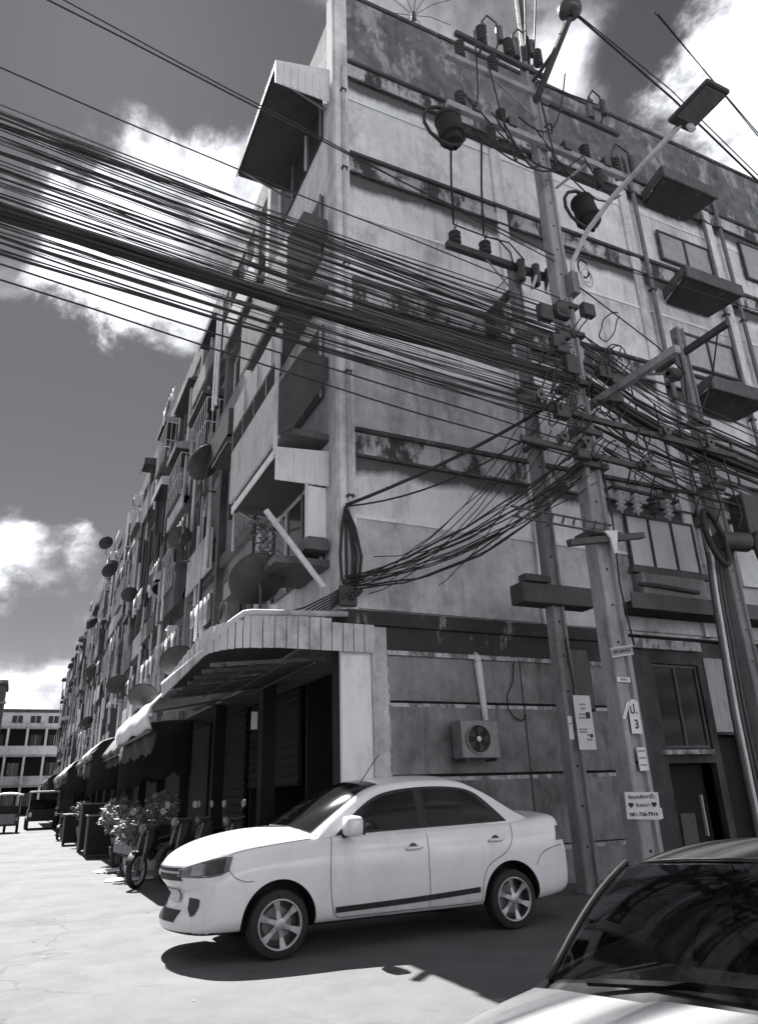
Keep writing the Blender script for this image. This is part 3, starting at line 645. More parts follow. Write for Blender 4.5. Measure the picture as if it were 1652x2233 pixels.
# roof antenna
an = thing('roof_antenna', 'spoked wire antenna standing on the parapet of the end wall', 'antenna', 2.3, 0.3, ZPAR)
part(MB().tube([(0, 0, 0), (0, 0, 1.0)], 0.025, 6), 'mast', 'metal_dark', an); part(MB().cyl((0, 0, 0.85), (0, 0, 1.1), 0.07, 0.05, 8), 'hub', 'metal_dark', an)
for k in range(10):
    a = k * 2 * math.pi / 10; part(MB().tube([(0, 0, 1.0), (0.5 * math.cos(a), 0.5 * math.sin(a), 1.25), (1.1 * math.cos(a), 1.1 * math.sin(a), 1.3)], 0.01, 4), 'spoke', 'metal_dark', an)

# ------------------------------------------------------------------ buildings beyond
fb = thing('far_building', 'pale three storey building with open galleries closing the far end of the street', 'building', -16, 104, 0)
part(MB().box(0, 17.5, 1.6, 9, 0, 11.4), 'core', 'shop_dark', fb)
for f, z in enumerate((3.4, 6.9, 10.2)):
    part(MB().box(0, 17.5, 0, 1.6, z - 0.25, z), 'gallery_floor', 'plaster_grey', fb)
    part(MB().box(0, 17.5, -0.06, 0.0, z, z + (1.0 if f < 2 else 0.4)), 'gallery_wall', 'plaster_white' if f == 1 else 'plaster_light', fb)
    for k in range(8): part(MB().box(k * 2.4, k * 2.4 + 0.3, -0.1, 0.2, z - 3.4 if f else 0, z - 0.25), 'gallery_column', 'plaster_white', fb)
    for k in range(7):
        if (k + f) % 3: 
            w_ = part(MB().box(k * 2.4 + 0.6, k * 2.4 + 2.0, 1.55, 1.59, z - 2.4, z - 0.9), 'window', 'window_glass', fb); part(MB().box(k * 2.4 + 1.27, k * 2.4 + 1.33, 1.52, 1.548, z - 2.4, z - 0.9), 'mullion', 'metal_white', w_)
part(MB().box(-0.2, 8.5, -0.4, 9, 11.4, 11.7), 'roof', 'facade_dark', fb); part(MB().box(8.5, 17.7, 0.3, 9, 11.9, 12.3), 'roof', 'facade_dark', fb)
part(MB().box(8.5, 17.5, 0.4, 1.6, 10.2, 11.9), 'roof_room', 'plaster_white', fb)
for k in range(3):
    w_ = part(MB().box(10 + k * 2.3, 11.3 + k * 2.3, 0.33, 0.39, 10.6, 11.5), 'window', 'window_glass', fb); part(MB().box(10.6 + k * 2.3, 10.7 + k * 2.3, 0.29, 0.329, 10.6, 11.5), 'mullion', 'metal_white', w_)
fb.scale = (1, 1, 1.12)
tb = thing('distant_tower', 'dark narrow upper corner of a distant block at the far left edge of the picture', 'building', -10.5, 92, 0)
part(MB().box(-8, 3.35, 0, 8, 0, 15.5), 'core', 'facade_dark', tb); part(MB().box(-8, 3.6, -0.3, 8, 15.5, 15.9), 'roof', 'mould_concrete', tb)
for z in (4, 7, 10, 13): part(MB().box(-8, 3.7, -0.5, -0.01, z, z + 0.3), 'ledge', 'facade_dirty', tb)
for z in (5, 8, 11): 
    for k in range(3): part(MB().box(-6 + k * 3, -4.5 + k * 3, -0.05, -0.005, z, z + 1.4), 'window', 'window_glass', tb)

# added, unseen row behind the camera to throw sunlight back on the end wall
op = thing('added_bounce_row', 'added unseen pale shophouse row behind the camera, reflecting sunlight onto the end wall', 'building', -16, -30, 0)
part(MB().box(0, 52, -8, -0.2, 0, 14), 'core', 'plaster_white', op); part(MB().box(-0.3, 52.3, -8, 0.35, 14, 14.4), 'roof', 'facade_dirty', op)
for k in range(14): part(MB().box(k * 4 - 0.2, k * 4 + 0.2, -0.199, 0.12, 0, 14), 'pier', 'plaster_white', op)
for z in (3.6, 7.1, 10.6):
    part(MB().box(0, 52, -0.199, 0.5, z, z + 0.25), 'ledge', 'plaster_light', op)
    for k in range(13):
        w_ = part(MB().box(k * 4 + 1.0, k * 4 + 3.0, -0.199, -0.12, z + 1.2, z + 2.6), 'window', 'window_glass', op); part(MB().box(k * 4 + 1.95, k * 4 + 2.05, -0.119, -0.07, z + 1.2, z + 2.6), 'mullion', 'metal_white', w_)
for k in range(13): part(MB().box(k * 4 + 0.4, k * 4 + 3.6, -0.199, -0.12, 0, 3.0), 'roller_shutter', 'sheet_grey', op)

# ------------------------------------------------------------------ utility poles
def concrete_pole(name, label, u, v, h, w0, w1, d0, d1, m_='pole_concrete', lean=(0, 0)):
    t = thing(name, label, 'utility pole', u, v, 0)
    rows = []
    for k in range(13):
        q = k / 12; w = (w0 + (w1 - w0) * q) / 2; d = (d0 + (d1 - d0) * q) / 2; g = w * 0.52; r = d * 0.62; z = h * q; ox, oy = lean[0] * q, lean[1] * q; c = 0.02
        pr = [(-w + c, -d), (-g, -d), (-g * 0.8, -r), (g * 0.8, -r), (g, -d), (w - c, -d), (w, -d + c), (w, d - c), (w - c, d), (g, d), (g * 0.8, r), (-g * 0.8, r), (-g, d), (-w + c, d), (-w, d - c), (-w, -d + c)]
        rows.append([(x + ox, y + oy, z) for x, y in pr])
    n = len(rows[0]); mb = MB().grid(rows, True); mb.f.append(tuple(range(n))[::-1]); mb.f.append(tuple(12 * n + i for i in range(n)))
    part(mb, 'shaft', m_, t)
    hb = MB()
    for k in range(int(h / 0.55)):
        q = k * 0.55 / h; d = (d0 + (d1 - d0) * q) / 2 * 0.62; hb.cyl((lean[0] * q, lean[1] * q - d - 0.004, 0.6 + k * 0.55), (lean[0] * q, lean[1] * q - d + 0.02, 0.6 + k * 0.55), 0.02, n=8)
    tag(part(hb, 'bolt_holes', 'shop_dark', t), kind='stuff')
    return t
def insulator(par, p, axis=(0, 0, 1), ln=0.28, r=0.07, n=4, m_='porcelain_dark', name='insulator'):
    prof = []
    for k in range(n):
        h = ln * k / n; prof += [(h, r * 0.45), (h + ln / n * 0.35, r), (h + ln / n * 0.5, r), (h + ln / n * 0.7, r * 0.45)]
    prof = [(-0.06, 0.015), (0, 0.015)] + prof + [(ln, r * 0.4), (ln + 0.02, 0.0)]
    return part(MB().lathe(p, axis, prof, 12), name, m_, par, smooth='auto')
PU, PV = 3.4, -2.2
pole = concrete_pole('utility_pole', 'thick concrete utility pole nearest the camera carrying the cable bundle and pasted notices', PU, PV, 15.3, 0.38, 0.25, 0.32, 0.2, 'pole_light')
def arm(par, p, q, w=0.1, h=0.12, m_='pole_light', name='crossarm', bev=0.01): return part(MB().bar(p, q, w, h), name, m_, par, bevel=bev)
a1 = arm(pole, (-2.1, -0.13, 14.35), (0.35, -0.13, 14.35), 0.11, 0.13)
a2 = arm(pole, (-2.2, -0.18, 12.95), (2.05, -0.18, 12.95), 0.11, 0.14)
a3 = arm(pole, (-2.2, 0.2, 12.95), (2.05, 0.2, 12.95), 0.11, 0.14, 'metal_dark')
arm(pole, (-1.8, -0.1, 15.15), (0.3, -0.1, 15.05), 0.09, 0.11, 'metal_dark')
for s in (-1, 1): arm(pole, (s * 1.0, -0.2, 12.9), (s * 0.1, -0.18, 11.9), 0.03, 0.05, 'metal_grey', 'brace')
arm(pole, (-1.2, -0.16, 14.3), (-0.1, -0.16, 13.6), 0.03, 0.05, 'metal_grey', 'brace')
arm(pole, (0, 0, 15.25), (0.02, -0.05, 17.9), 0.12, 0.12, 'metal_dark', 'steel_extension')
arm(pole, (0, -0.1, 14.2), (0, -1.30, 15.05), 0.10, 0.12, 'metal_dark', 'road_arm'); arm(pole, (0, -0.1, 14.75), (0, -0.75, 14.75), 0.06, 0.06, 'metal_dark', 'brace')
for x in (0.1, -0.1): arm(pole, (x, -0.1, 15.3), (x * 1.6, -0.6, 17.9), 0.03, 0.03, 'metal_dark', 'stay_rod')
part(MB().lathe((0, -1.35, 15.05), (0, 0, 1), [(0, 0.02), (0.03, 0.16), (0.1, 0.22), (0.2, 0.22), (0.28, 0.15), (0.33, 0.03)], 18), 'ball_insulator', 'porcelain_dark', pole, smooth=True)
for x, z in ((-1.75, 14.45), (-1.2, 15.2), (-0.55, 15.2), (-1.0, 14.45), (0.2, 15.3)): insulator(pole, (x, -0.13, z), ln=0.42, r=0.10, n=5)
for x in (-1.9, -1.0, 1.0, 1.8): insulator(pole, (x, -0.18, 13.03), ln=0.34, r=0.10, n=4)
for x in (-2.05, -1.3, 1.2): insulator(pole, (x, -0.22, 12.3), ln=0.5, r=0.09, n=6)
def arrester(x, y, z, tl):
    part(MB().lathe((x, y, z), (tl, 0, 1), [(0, 0.03), (0.02, 0.09), (0.55, 0.09), (0.6, 0.05), (0.75, 0.02)], 12), 'surge_arrester', 'porcelain_dark', pole, smooth='auto')
    part(MB().tube([(x + tl * 0.7, y, z + 0.72), (x + tl * 0.7 + 0.15, y, z + 1.0), (x + 0.4, y, z + 0.9), (x + 0.45, y, z + 0.45), (x + 0.3, y, z + 0.05)], 0.018, 6), 'jumper', 'cable', pole, smooth=True)
    part(MB().lathe((x + 0.45, y, z + 0.35), (0, 0, 1), [(0, 0.02), (0.02, 0.07), (0.42, 0.07), (0.45, 0.02)], 10), 'fuse_tube', 'porcelain_dark', pole, smooth='auto')
arm(pole, (0.05, 0.05, 14.55), (2.35, 0.05, 14.55), 0.09, 0.11, 'metal_dark')
arrester(-1.15, -0.1, 15.15, 0.05); arrester(-0.35, -0.1, 15.2, 0.0); arrester(2.0, -0.05, 13.05, -0.1); arrester(1.6, 0.05, 14.62, 0.1)
def drum(x, y, z, s=1.0):
    d = part(MB().lathe((x, y, z), (0.12, -0.1, -1), [(0, 0.05), (0.02, 0.12), (0.06, 0.13), (0.07, 0.21), (0.16, 0.23), (0.17, 0.21), (0.5, 0.22), (0.51, 0.24), (0.58, 0.24), (0.60, 0.18), (0.72, 0.16), (0.74, 0.05), (0.86, 0.04)], 14), 'cable_terminator', 'shop_dark', pole, smooth='auto')
    part(MB().tube([(x - 0.10 + 0.42 * math.cos(t * 0.52 + 1.3) , y - 0.1, z - 0.42 + 0.42 * math.sin(t * 0.52 + 1.3)) for t in range(11)], 0.032, 8), 'cable_loop', 'cable', d, smooth=True)
    return d
for k in range(14):
    x0, x1 = rnd.uniform(-2.1, 1.2), rnd.uniform(-2.1, 1.9); z0, z1 = rnd.choice([15.3, 14.6, 13.3, 13.2]), rnd.choice([14.7, 13.3, 12.4, 12.3]); zz = min(z0, z1) - rnd.uniform(-0.1, 0.7)
    part(MB().tube([Vector((x0, -0.2, z0)).lerp(Vector((x1, -0.25, z1)), t) + Vector((0, -0.1 * math.sin(3.14 * t), (zz - (z0 + z1) / 2) * math.sin(3.14 * t) * 0.8)) for t in [q / 8 for q in range(9)]], 0.016, 5), 'jumper', 'cable', pole, smooth=True)
for x in (-1.6, -0.8, 0.5, 1.5): part(MB().box(x - 0.09, x + 0.09, -0.28, -0.1, 12.98, 13.2), 'fuse_carrier', 'porcelain_dark', pole, bevel=0.02)
drum(-2.2, -0.1, 12.75); drum(0.75, -0.1, 12.0)
for x, y, xe in ((-2.1, -0.1, -1.45), (-1.45, -0.1, -0.77)):
    part(MB().tube([(x, y, 12.5), ((x + xe) / 2, 0.5, 12.0), (xe, 1.03, 11.5)], 0.02, 6), 'down_lead', 'cable', pole, smooth=True)
# bands of clamps, spools, splice boxes and tangled leads at cable height
for z, r in ((9.2, 0.2), (8.6, 0.23), (7.6, 0.27), (6.7, 0.25), (6.1, 0.26), (4.95, 0.27)):
    part(MB().box(-r, r, -r * 0.8, r * 0.8, z, z + 0.09), 'clamp', 'metal_dark', pole)
arm(pole, (-1.4, -0.24, 6.98), (3.3, -0.24, 6.85), 0.08, 0.10, 'metal_dark', 'cable_bracket'); arm(pole, (-1.45, -0.24, 6.32), (1.6, -0.24, 6.2), 0.07, 0.10, 'metal_dark', 'cable_bracket')
arm(pole, (0.25, 0.05, 7.35), (0.25, -1.9, 7.3), 0.11, 0.13, 'pole_light', 'cable_bracket')
for x, z in ((-0.75, 6.4), (-1.1, 7.05), (1.5, 6.95), (2.5, 6.9), (0.9, 6.25), (-0.3, 6.4)): part(MB().lathe((x, -0.3, z), (0, -1, 0), [(0, 0.05), (0, 0.09), (0.04, 0.05), (0.08, 0.05), (0.12, 0.09), (0.12, 0.03)], 12), 'spool', 'porcelain_dark', pole)
lad = arm(pole, (-1.75, -0.22, 5.03), (0.1, -0.22, 4.97), 0.03, 0.03, 'metal_dark', 'ladder_bracket')
arm(pole, (-1.75, -0.22, 5.18), (0.1, -0.22, 5.12), 0.03, 0.03, 'metal_dark', 'rail')
for k in range(9): part(MB().bar((-1.65 + k * 0.2, -0.22, 5.03), (-1.6 + k * 0.2, -0.22, 5.16), 0.02, 0.03), 'rung', 'metal_dark', lad)
arm(pole, (-0.85, -0.3, 4.7), (0.75, -0.18, 5.05), 0.10, 0.10, 'metal_dark', 'cable_bracket')
part(MB().prism([(-0.16, -0.30, 4.97), (0.1, -0.30, 5.0), (0.02, -0.30, 4.65), (-0.02, -0.30, 4.62), (-0.06, -0.30, 4.86)], (0, -0.03, 0)), 'white_tag', 'paper', pole)
for k in range(15):
    z = rnd.uniform(6.1, 9.0); s = rnd.choice([-1, 1]); x = s * rnd.uniform(0.2, 0.7)
    b = part(MB().box(x - 0.13, x + 0.13, -0.34, -0.2, z, z + rnd.uniform(0.12, 0.3)), 'splice_box', 'metal_dark', pole, bevel=0.02)
for k in range(26):
    z = rnd.uniform(6.0, 8.9); r = rnd.uniform(0.16, 0.34); x = rnd.uniform(-0.9, 1.1)
    part(MB().tube([(x + r * math.cos(a * 0.25) * (1 + 0.12 * math.sin(a * 0.9 + k)), -0.32 + 0.05 * math.sin(a * .4), z + r * 1.3 * math.sin(a * 0.25 + 0.1 * k)) for a in range(25)], 0.012, 5), 'slack_loop', 'cable', pole, smooth=True)
part(MB().tube([(0.12, -0.2, 6.3), (0.16, -0.2, 5.2), (0.10, -0.2, 4.2), (0.2, -0.19, 3.3)], 0.014, 5), 'down_lead', 'cable', pole, smooth=True)
for k in range(3):                 # white lamp wiring wound at the lamp foot
    part(MB().tube([(0.32 + 0.12 * math.cos(a * 0.7 + k), -0.3 - 0.03 * k, 10.0 + 0.2 * math.sin(a * 0.7 + k) - 0.12 * k) for a in range(10)], 0.016, 5), 'slack_loop', 'metal_white' if k else 'cable', pole, smooth=True)

lamp = thing('street_lamp', 'street lamp with long slanting arm and flat square head above the poles', 'street lamp', PU + 0.12, PV - 0.22, 10.0)
part(MB().tube([(0, 0, -0.5), (0, -0.03, 0.1), (0, -0.5, 0.42), (0, -1.2, 0.58), (0, -2.2, 0.62), (0, -2.65, 0.64)], 0.045, 10), 'arm', 'metal_white', lamp, smooth=True)
hd = part(MB().box(-0.23, 0.23, -3.35, -2.6, 0.60, 0.68), 'head', 'metal_dark', lamp, bevel=0.03)
part(MB().box(-0.19, 0.19, -3.28, -2.75, 0.585, 0.599), 'lens', 'metal_grey', hd); part(MB().box(-0.06, 0.06, -2.9, -2.6, 0.681, 0.74), 'driver_box', 'metal_grey', hd)
part(MB().tube([(0.1, -2.7, 0.62), (0.14, -2.72, 0.5)], 0.05, 8), 'photocell', 'metal_white', lamp); part(MB().box(-0.07, 0.07, -0.06, 0.2, -0.55, -0.1), 'bracket', 'metal_grey', lamp)

LU, LV = 3.35, -1.05
lp = concrete_pole('utility_pole', 'slimmer concrete pole close to the end wall, left of the thick pole', LU, LV, 11.0, 0.28, 0.2, 0.25, 0.18)
la = arm(lp, (-1.6, -0.12, 10.95), (0.85, -0.12, 10.92), 0.12, 0.13, 'metal_dark')
arm(lp, (0.05, 0.15, 10.6), (0.05, 0.96, 10.6), 0.12, 0.13, 'metal_dark'); part(MB().box(-0.12, 0.16, 0.62, 0.95, 10.0, 10.55), 'fuse_box', 'metal_dark', lp, bevel=0.03)
for x in (-1.4, -0.72):
    i_ = insulator(lp, (x, -0.12, 11.02), ln=0.3, r=0.12, n=3); part(MB().tube([(x, -0.12, 11.3), (x + 0.08, -0.12, 11.55), (x, -0.14, 11.4)], 0.018, 5), 'lead_ring', 'wire_grey', i_)
part(MB().tube([(-1.4, -0.12, 11.5), (-0.7, -0.2, 11.38), (-0.2, -0.22, 11.4), (0.15, -0.2, 11.1)], 0.016, 5), 'jumper', 'cable', lp, smooth=True); part(MB().tube([(-0.72, -0.12, 11.45), (-0.45, -0.2, 11.42), (-0.2, -0.22, 11.15), (-0.12, -0.2, 10.8)], 0.016, 5), 'jumper', 'cable', lp, smooth=True)
for x in (-0.05, 0.3, 0.62): part(MB().lathe((x, -0.25, 10.5), (0.1, 0, 1), [(0, 0.03), (0.02, 0.09), (0.2, 0.1), (0.25, 0.06), (0.4, 0.09), (0.5, 0.08), (0.55, 0.02)], 12), 'fuse_cutout', 'porcelain_dark', lp, smooth='auto')
for x in (0.15, 0.5): part(MB().cyl((x, -0.3, 10.35), (x + 0.1, -0.35, 10.65), 0.035, 0.03, 8), 'porcelain_cap', 'porcelain', lp)
arm(lp, (-0.1, -0.14, 10.2), (-0.75, -0.14, 10.9), 0.02, 0.04, 'metal_grey', 'brace'); arm(lp, (-0.15, -0.14, 10.75), (-0.6, -0.14, 10.2), 0.02, 0.03, 'metal_grey', 'brace')
part(MB().box(-0.75, 0.7, -0.2, 0.15, 4.15, 4.48), 'equipment_shelf', 'metal_dark', lp, bevel=0.02); part(MB().box(-0.7, -0.2, -0.24, -0.05, 4.49, 4.6), 'splice_box', 'metal_dark', lp)
for z in (7.0, 8.2, 9.3): part(MB().box(-0.17, 0.17, -0.15, 0.15, z, z + 0.08), 'clamp', 'metal_dark', lp)
part(MB().tube([(0.02, -0.14, 3.6), (0.06, -0.15, 2.9), (0.03, -0.14, 2.2)], 0.016, 5), 'down_lead', 'cable', lp)
bx = thing('meter_cabinet', 'black steel cabinet standing on the wall between the two left poles', 'cabinet', 4.35, -0.04, 2.6)
part(MB().box(-0.28, 0.28, -0.22, -0.002, 0, 1.1), 'casing', 'shop_dark', bx, bevel=0.02); part(MB().box(-0.24, 0.24, -0.235, -0.221, 0.05, 1.05), 'door', 'metal_dark', bx)

TU, TV = 7.1, -1.5
tp = concrete_pole('utility_pole', 'third concrete pole at the right edge with coiled cables', TU, TV, 10.3, 0.30, 0.22, 0.26, 0.2)
arm(tp, (0.0, 0.7, 9.7), (0.0, -1.15, 9.7), 0.11, 0.13, 'metal_dark'); arm(tp, (-0.15, 0, 9.2), (-0.15, 0.8, 9.65), 0.04, 0.06, 'metal_grey', 'brace')
insulator(tp, (0, 0.35, 9.5), (0, -0.2, -1), 0.28, 0.09, 4); part(MB().lathe((-0.4, 0.1, 9.2), (1, 0, 0), [(0, 0.05), (0.02, 0.11), (0.3, 0.11), (0.34, 0.05)], 14), 'capacitor', 'metal_dark', tp, smooth='auto')
part(MB().tube([(-0.3, -0.16, 9.9), (-0.32, -0.2, 9.0), (-0.4, -0.2, 8.4)], 0.018, 5), 'down_lead', 'cable', tp, smooth=True); part(MB().tube([(0.12, -0.8, 9.7), (0.1, -0.5, 8.9), (0.0, -0.2, 8.3)], 0.018, 5), 'down_lead', 'cable', tp)
for z in (8.0, 7.2, 6.6, 5.6): part(MB().box(-0.2, 0.2, -0.17, 0.17, z, z + 0.09), 'clamp', 'metal_dark', tp)
part(MB().cyl((-0.35, -0.2, 5.5), (0.25, -0.3, 5.5), 0.18, 0.18, 14), 'splice_closure', 'metal_dark', tp, smooth='auto'); part(MB().box(0.35, 1.3, -0.35, 0.0, 5.5, 6.5), 'junction_box', 'metal_dark', tp, bevel=0.03)
def ring(par, c, ru, rz_, r, tl=0.0, name='cable_coil'):
    part(MB().tube([(c[0] + ru * math.cos(a * 2 * math.pi / 20) + tl * rz_ * math.sin(a * 2 * math.pi / 20), c[1], c[2] + rz_ * math.sin(a * 2 * math.pi / 20)) for a in range(21)], r, 8), name, 'cable', par, smooth=True)
ring(tp, (-0.55, -0.3, 5.5), 0.20, 0.50, 0.055, -0.25); ring(tp, (0.55, -0.42, 5.25), 0.22, 0.42, 0.05, -0.2)
for k in range(4): part(MB().tube([(-0.25 - 0.09 * k, -0.05, 5.3), (-0.27 - 0.09 * k, 0.0, 4.6), (-0.3 - 0.1 * k, 0.05, 2.5), (-0.3 - 0.1 * k, 0.05, 0)], 0.04, 7), 'riser_pipe', ['metal_dark', 'metal_dark', 'metal_white', 'metal_dark'][k], tp, smooth='auto')
wi = thing('insulator_row', 'row of white ribbed insulators under a bracket above the white shuttered window', 'insulator', 6.4, -0.45, 6.55)
part(MB().bar((-0.75, 0, 0.36), (1.0, 0, 0.30), 0.06, 0.06), 'bracket', 'metal_dark', wi)
for k in range(4): insulator(wi, (-0.6 + k * 0.42, 0, -0.12), (0, 0, 1), 0.40, 0.10, 4, 'porcelain' if k != 2 else 'porcelain_dark'); 
part(MB().bar((-0.75, 0.38, 0.36), (-0.75, 0, 0.36), 0.05, 0.05), 'bracket', 'metal_dark', wi); part(MB().bar((1.0, 0.38, 0.3), (1.0, 0, 0.3), 0.05, 0.05), 'bracket', 'metal_dark', wi)
wp = thing('wall_pipe', 'dark iron pipe rail bolted across the ledge below the white shuttered window', 'pipe', 7.0, -0.3, 4.95)
part(MB().tube([(-0.9, 0.02, 0.05), (-0.6, -0.03, 0.05), (0.6, -0.03, 0.0)], 0.045, 8), 'rail', 'metal_dark', wp, smooth='auto')
part(MB().box(-0.8, 0.9, 0.02, 0.24, -0.22, 0.3), 'bracket_panel', 'facade_dirty', wp)

# ------------------------------------------------------------------ overhead cables
def cable(pts, r, label, m_='cable', group='overhead cables in the bundle', name='overhead_cable', cat='cable', n=5):
    o = MB().tube([W(*p) for p in pts], r, n).build(name, m_, smooth=True); return tag(o, label, cat, group)
def span(u0, v0, z0, u1, v1, z1, sag, n=14, jit=0.0):
    ph = rnd.uniform(0, 6)
    return [(u0 + (u1 - u0) * t, v0 + (v1 - v0) * t, z0 + (z1 - z0) * t - 4 * sag * t * (1 - t) + jit * (math.sin(ph + 9 * t) + 0.7 * math.sin(ph * 2 + 23 * t) + 0.5 * math.sin(ph * 3 + 47 * t))) for t in [k / n for k in range(n + 1)]]
def left_span(zl, zp, dv, sag, vleft=None):
    """cable from the thick pole across the street to the left; zl is its height 8.7 m out"""
    u0, u1 = PU - 0.15, -19.0
    t = (u0 + 5.4) / (u0 - u1); ze = zp + (zl + 4 * sag * t * (1 - t) - zp) / t
    return span(u0, PV - 0.16 + dv, zp, u1, PV - 0.16 + dv * 1.6, ze, sag, 30, 0.016)
LB = 'thin black overhead cable in the dense bundle crossing in front of the facade'
for k in range(76):
    q = (k + rnd.uniform(-0.8, 0.8)) / 76; q = min(max(q, 0), 1)
    zl = 9.55 - 2.05 * q + rnd.uniform(-0.05, 0.05); zp = 8.85 - 1.85 * q + rnd.uniform(-0.25, 0.25)
    if k in (3, 4, 12, 13, 21): zp += 0.1
    cable(left_span(zl, zp, rnd.uniform(-0.14, 0.12), rnd.uniform(0.1, 0.5)), rnd.choice([0.005, 0.006, 0.008, 0.009, 0.011, 0.015]), LB, rnd.choice(['cable', 'cable', 'cable', 'wire_grey']))
tk = tag(empty('cable_bundle', W(PU, PV, 7.55), 0), 'thickest black cable bundle sagging across the middle of the picture', 'cable')
for k in range(9):
    a = k * 0.7; dz, dv = 0.065 * math.sin(a), 0.065 * math.cos(a)
    mb = MB().tube([W(*p) - W(PU, PV, 7.55) for p in left_span(7.92 + dz, 7.62 + dz, dv - 0.05, 0.3)], 0.034, 6); part(mb, 'strand', 'cable', tk, smooth=True)
for q_, (zl, zp, r) in enumerate(((7.62, 7.0, 0.016), (7.5, 6.75, 0.013), (7.38, 6.9, 0.02), (7.2, 6.45, 0.012), (7.05, 6.2, 0.012))):
    cable(left_span(zl, zp, rnd.uniform(-0.1, 0.1), 0.3), r, ['uppermost', 'second', 'third', 'fourth', 'lowest'][q_] + ' of the loose black cables hanging just below the thick bundle', group='loose cables under the bundle')
for (zl, zp, r, nm) in ((11.85, 10.3, 0.014, 'upper'), (12.05, 10.15, 0.011, 'lower'), (10.25, 9.35, 0.011, 'lowest')):
    cable(left_span(zl, zp, 0.05, 0.25), r, '%s of three single wires above the cable bundle on the left' % nm, group='single wires above the bundle')
RB = 'black cable in the bundle running from the thick pole to the right-hand pole'
for k in range(30):
    q = k / 29; zp = 8.8 - 2.5 * q + rnd.uniform(-0.15, 0.15); zt = 8.25 - 2.0 * q + rnd.uniform(-0.2, 0.2); dv = rnd.uniform(-0.15, 0.12)
    p = span(PU + 0.15, PV - 0.16 + dv, zp, TU, TV - 0.18 + dv, zt, rnd.uniform(0.02, 0.3), 9, 0.02)
    p += span(TU, TV - 0.18 + dv, zt, 24, -0.9 + dv, zt - 0.3 + rnd.uniform(-0.4, 0.4), rnd.uniform(0.3, 0.8), 9, 0.01)[1:]
    cable(p, rnd.choice([0.009, 0.012, 0.014, 0.02, 0.03]), RB, rnd.choice(['cable', 'cable', 'cable', 'wire_grey']), 'cables to the right-hand pole')
for k in range(6):
    dv = rnd.uniform(-0.1, 0.1); dz = rnd.uniform(-0.09, 0.09)
    cable(span(PU + 0.1, PV - 0.2 + dv, 7.5 + dz, TU, TV - 0.2 + dv, 7.25 + dz, 0.12, 8) + span(TU, TV - 0.2 + dv, 7.25 + dz, 24, -0.9, 7.1 + dz, 0.5, 8)[1:], 0.045, 'heavy black cable in the thick run to the right-hand pole', group='heavy cables to the right-hand pole')
for k in range(6):
    cable([(PU + 0.9 + k * 0.5, PV + 0.1, 8.2 - 0.2 * k), (PU + 1.0 + k * 0.5, PV + 0.1, 7.2 - 0.2 * k), (PU + 1.15 + k * 0.5, PV + 0.15, 6.5 - 0.12 * k), (PU + 1.0 + k * 0.5, PV + 0.2, 6.1 - 0.1 * k)], 0.016, 'slack cable looping down between the poles, %s from the thick pole' % ORD[k], group='slack loops between the poles')
# service drops fanning to the bracket at the building corner
for k in range(17):
    x = rnd.uniform(-0.3, 0.25); z0 = rnd.uniform(5.75, 6.6)
    cable(span(PU + x - 0.1, PV - 0.2, z0, 0.05 + rnd.uniform(-0.06, 0.14), -0.16, 4.42 + rnd.uniform(-0.1, 0.25), rnd.uniform(0.05, 0.55), 12, 0.015), rnd.choice([0.008, 0.01, 0.012, 0.016]), 'service wire fanning from the pole to the bracket at the building corner', group='service wires to the corner')
for k in range(7):
    x = rnd.uniform(-0.9, 0.3)
    cable(span(PU + x - 0.5, PV - 0.2, rnd.uniform(6.3, 7.3), 0.3 + rnd.uniform(0, 1.6), -0.13, rnd.uniform(4.2, 5.2), rnd.uniform(0.2, 0.6), 12, 0.02), 0.008, 'loose service wire drooping across the lower end wall', group='loose service wires on the end wall')
cable(span(PU - 0.35, PV - 0.2, 7.35, 0.06, -0.15, 5.82, 0.12, 10), 0.03, 'thick service cable running up from the corner column to the pole', group=None)
cable(span(PU - 1.0, PV - 0.1, 6.6, 0.06, -0.15, 5.80, 0.25, 10), 0.016, 'thinner service cable just below the thick one at the corner column', group=None)
for k in range(13):
    x = 0.06 + rnd.uniform(-0.16, 0.30)
    cable([(0.06, -0.14, 5.8), (0.06 + (x - 0.06) * 0.6, -0.17, 5.45), (x, -0.19, 4.95), (0.06 + (x - 0.06) * 0.8, -0.18, 4.55), (0.05 + rnd.uniform(-0.1, 0.12), -0.17, 4.25)], rnd.choice([0.014, 0.02, 0.026]), 'cable dropping down the corner column to the bracket', group='cables down the corner column')
for k in range(7):
    cable([(0.02, -0.14, 4.45 - 0.03 * k), (-0.2, -0.10, 4.3 - 0.04 * k), (-0.55, 0.1, 4.12 - 0.05 * k), (-1.0, 0.7, 4.06 - 0.05 * k)], 0.014, 'cable running from the corner bracket back over the board canopy', group='cables over the board canopy')
cbk = thing('cable_anchor', 'dark knot of clamps and cables at the building corner above the board canopy', 'cable clamp', 0.06, -0.14, 4.35)
part(MB().box(-0.14, 0.16, -0.06, 0.02, -0.22, 0.1), 'bracket', 'metal_dark', cbk, bevel=0.02)
for k in range(6): part(MB().lathe((-0.1 + 0.05 * k, -0.08, -0.1 + 0.05 * (k % 3)), (0.3, -1, 0.2), [(0, 0.02), (0, 0.05), (0.08, 0.05), (0.08, 0.02)], 8), 'clamp', 'metal_dark', cbk)
for z0, z1, nm in ((15.2, 13.0, 'heavier'), (15.25, 13.2, 'thinner')):
    cable([(PU, PV - 1.35, z0), (PU + 2.6, PV - 1.2, (z0 * 0.6 + z1 * 0.4) + (0.15 if nm == 'thinner' else 0)), (PU + 8.0, PV - 0.8, z1 - 1.0)], 0.022 if nm == 'heavier' else 0.012, '%s wire running right from the ball insulator on the road arm' % nm, group='wires from the road arm')
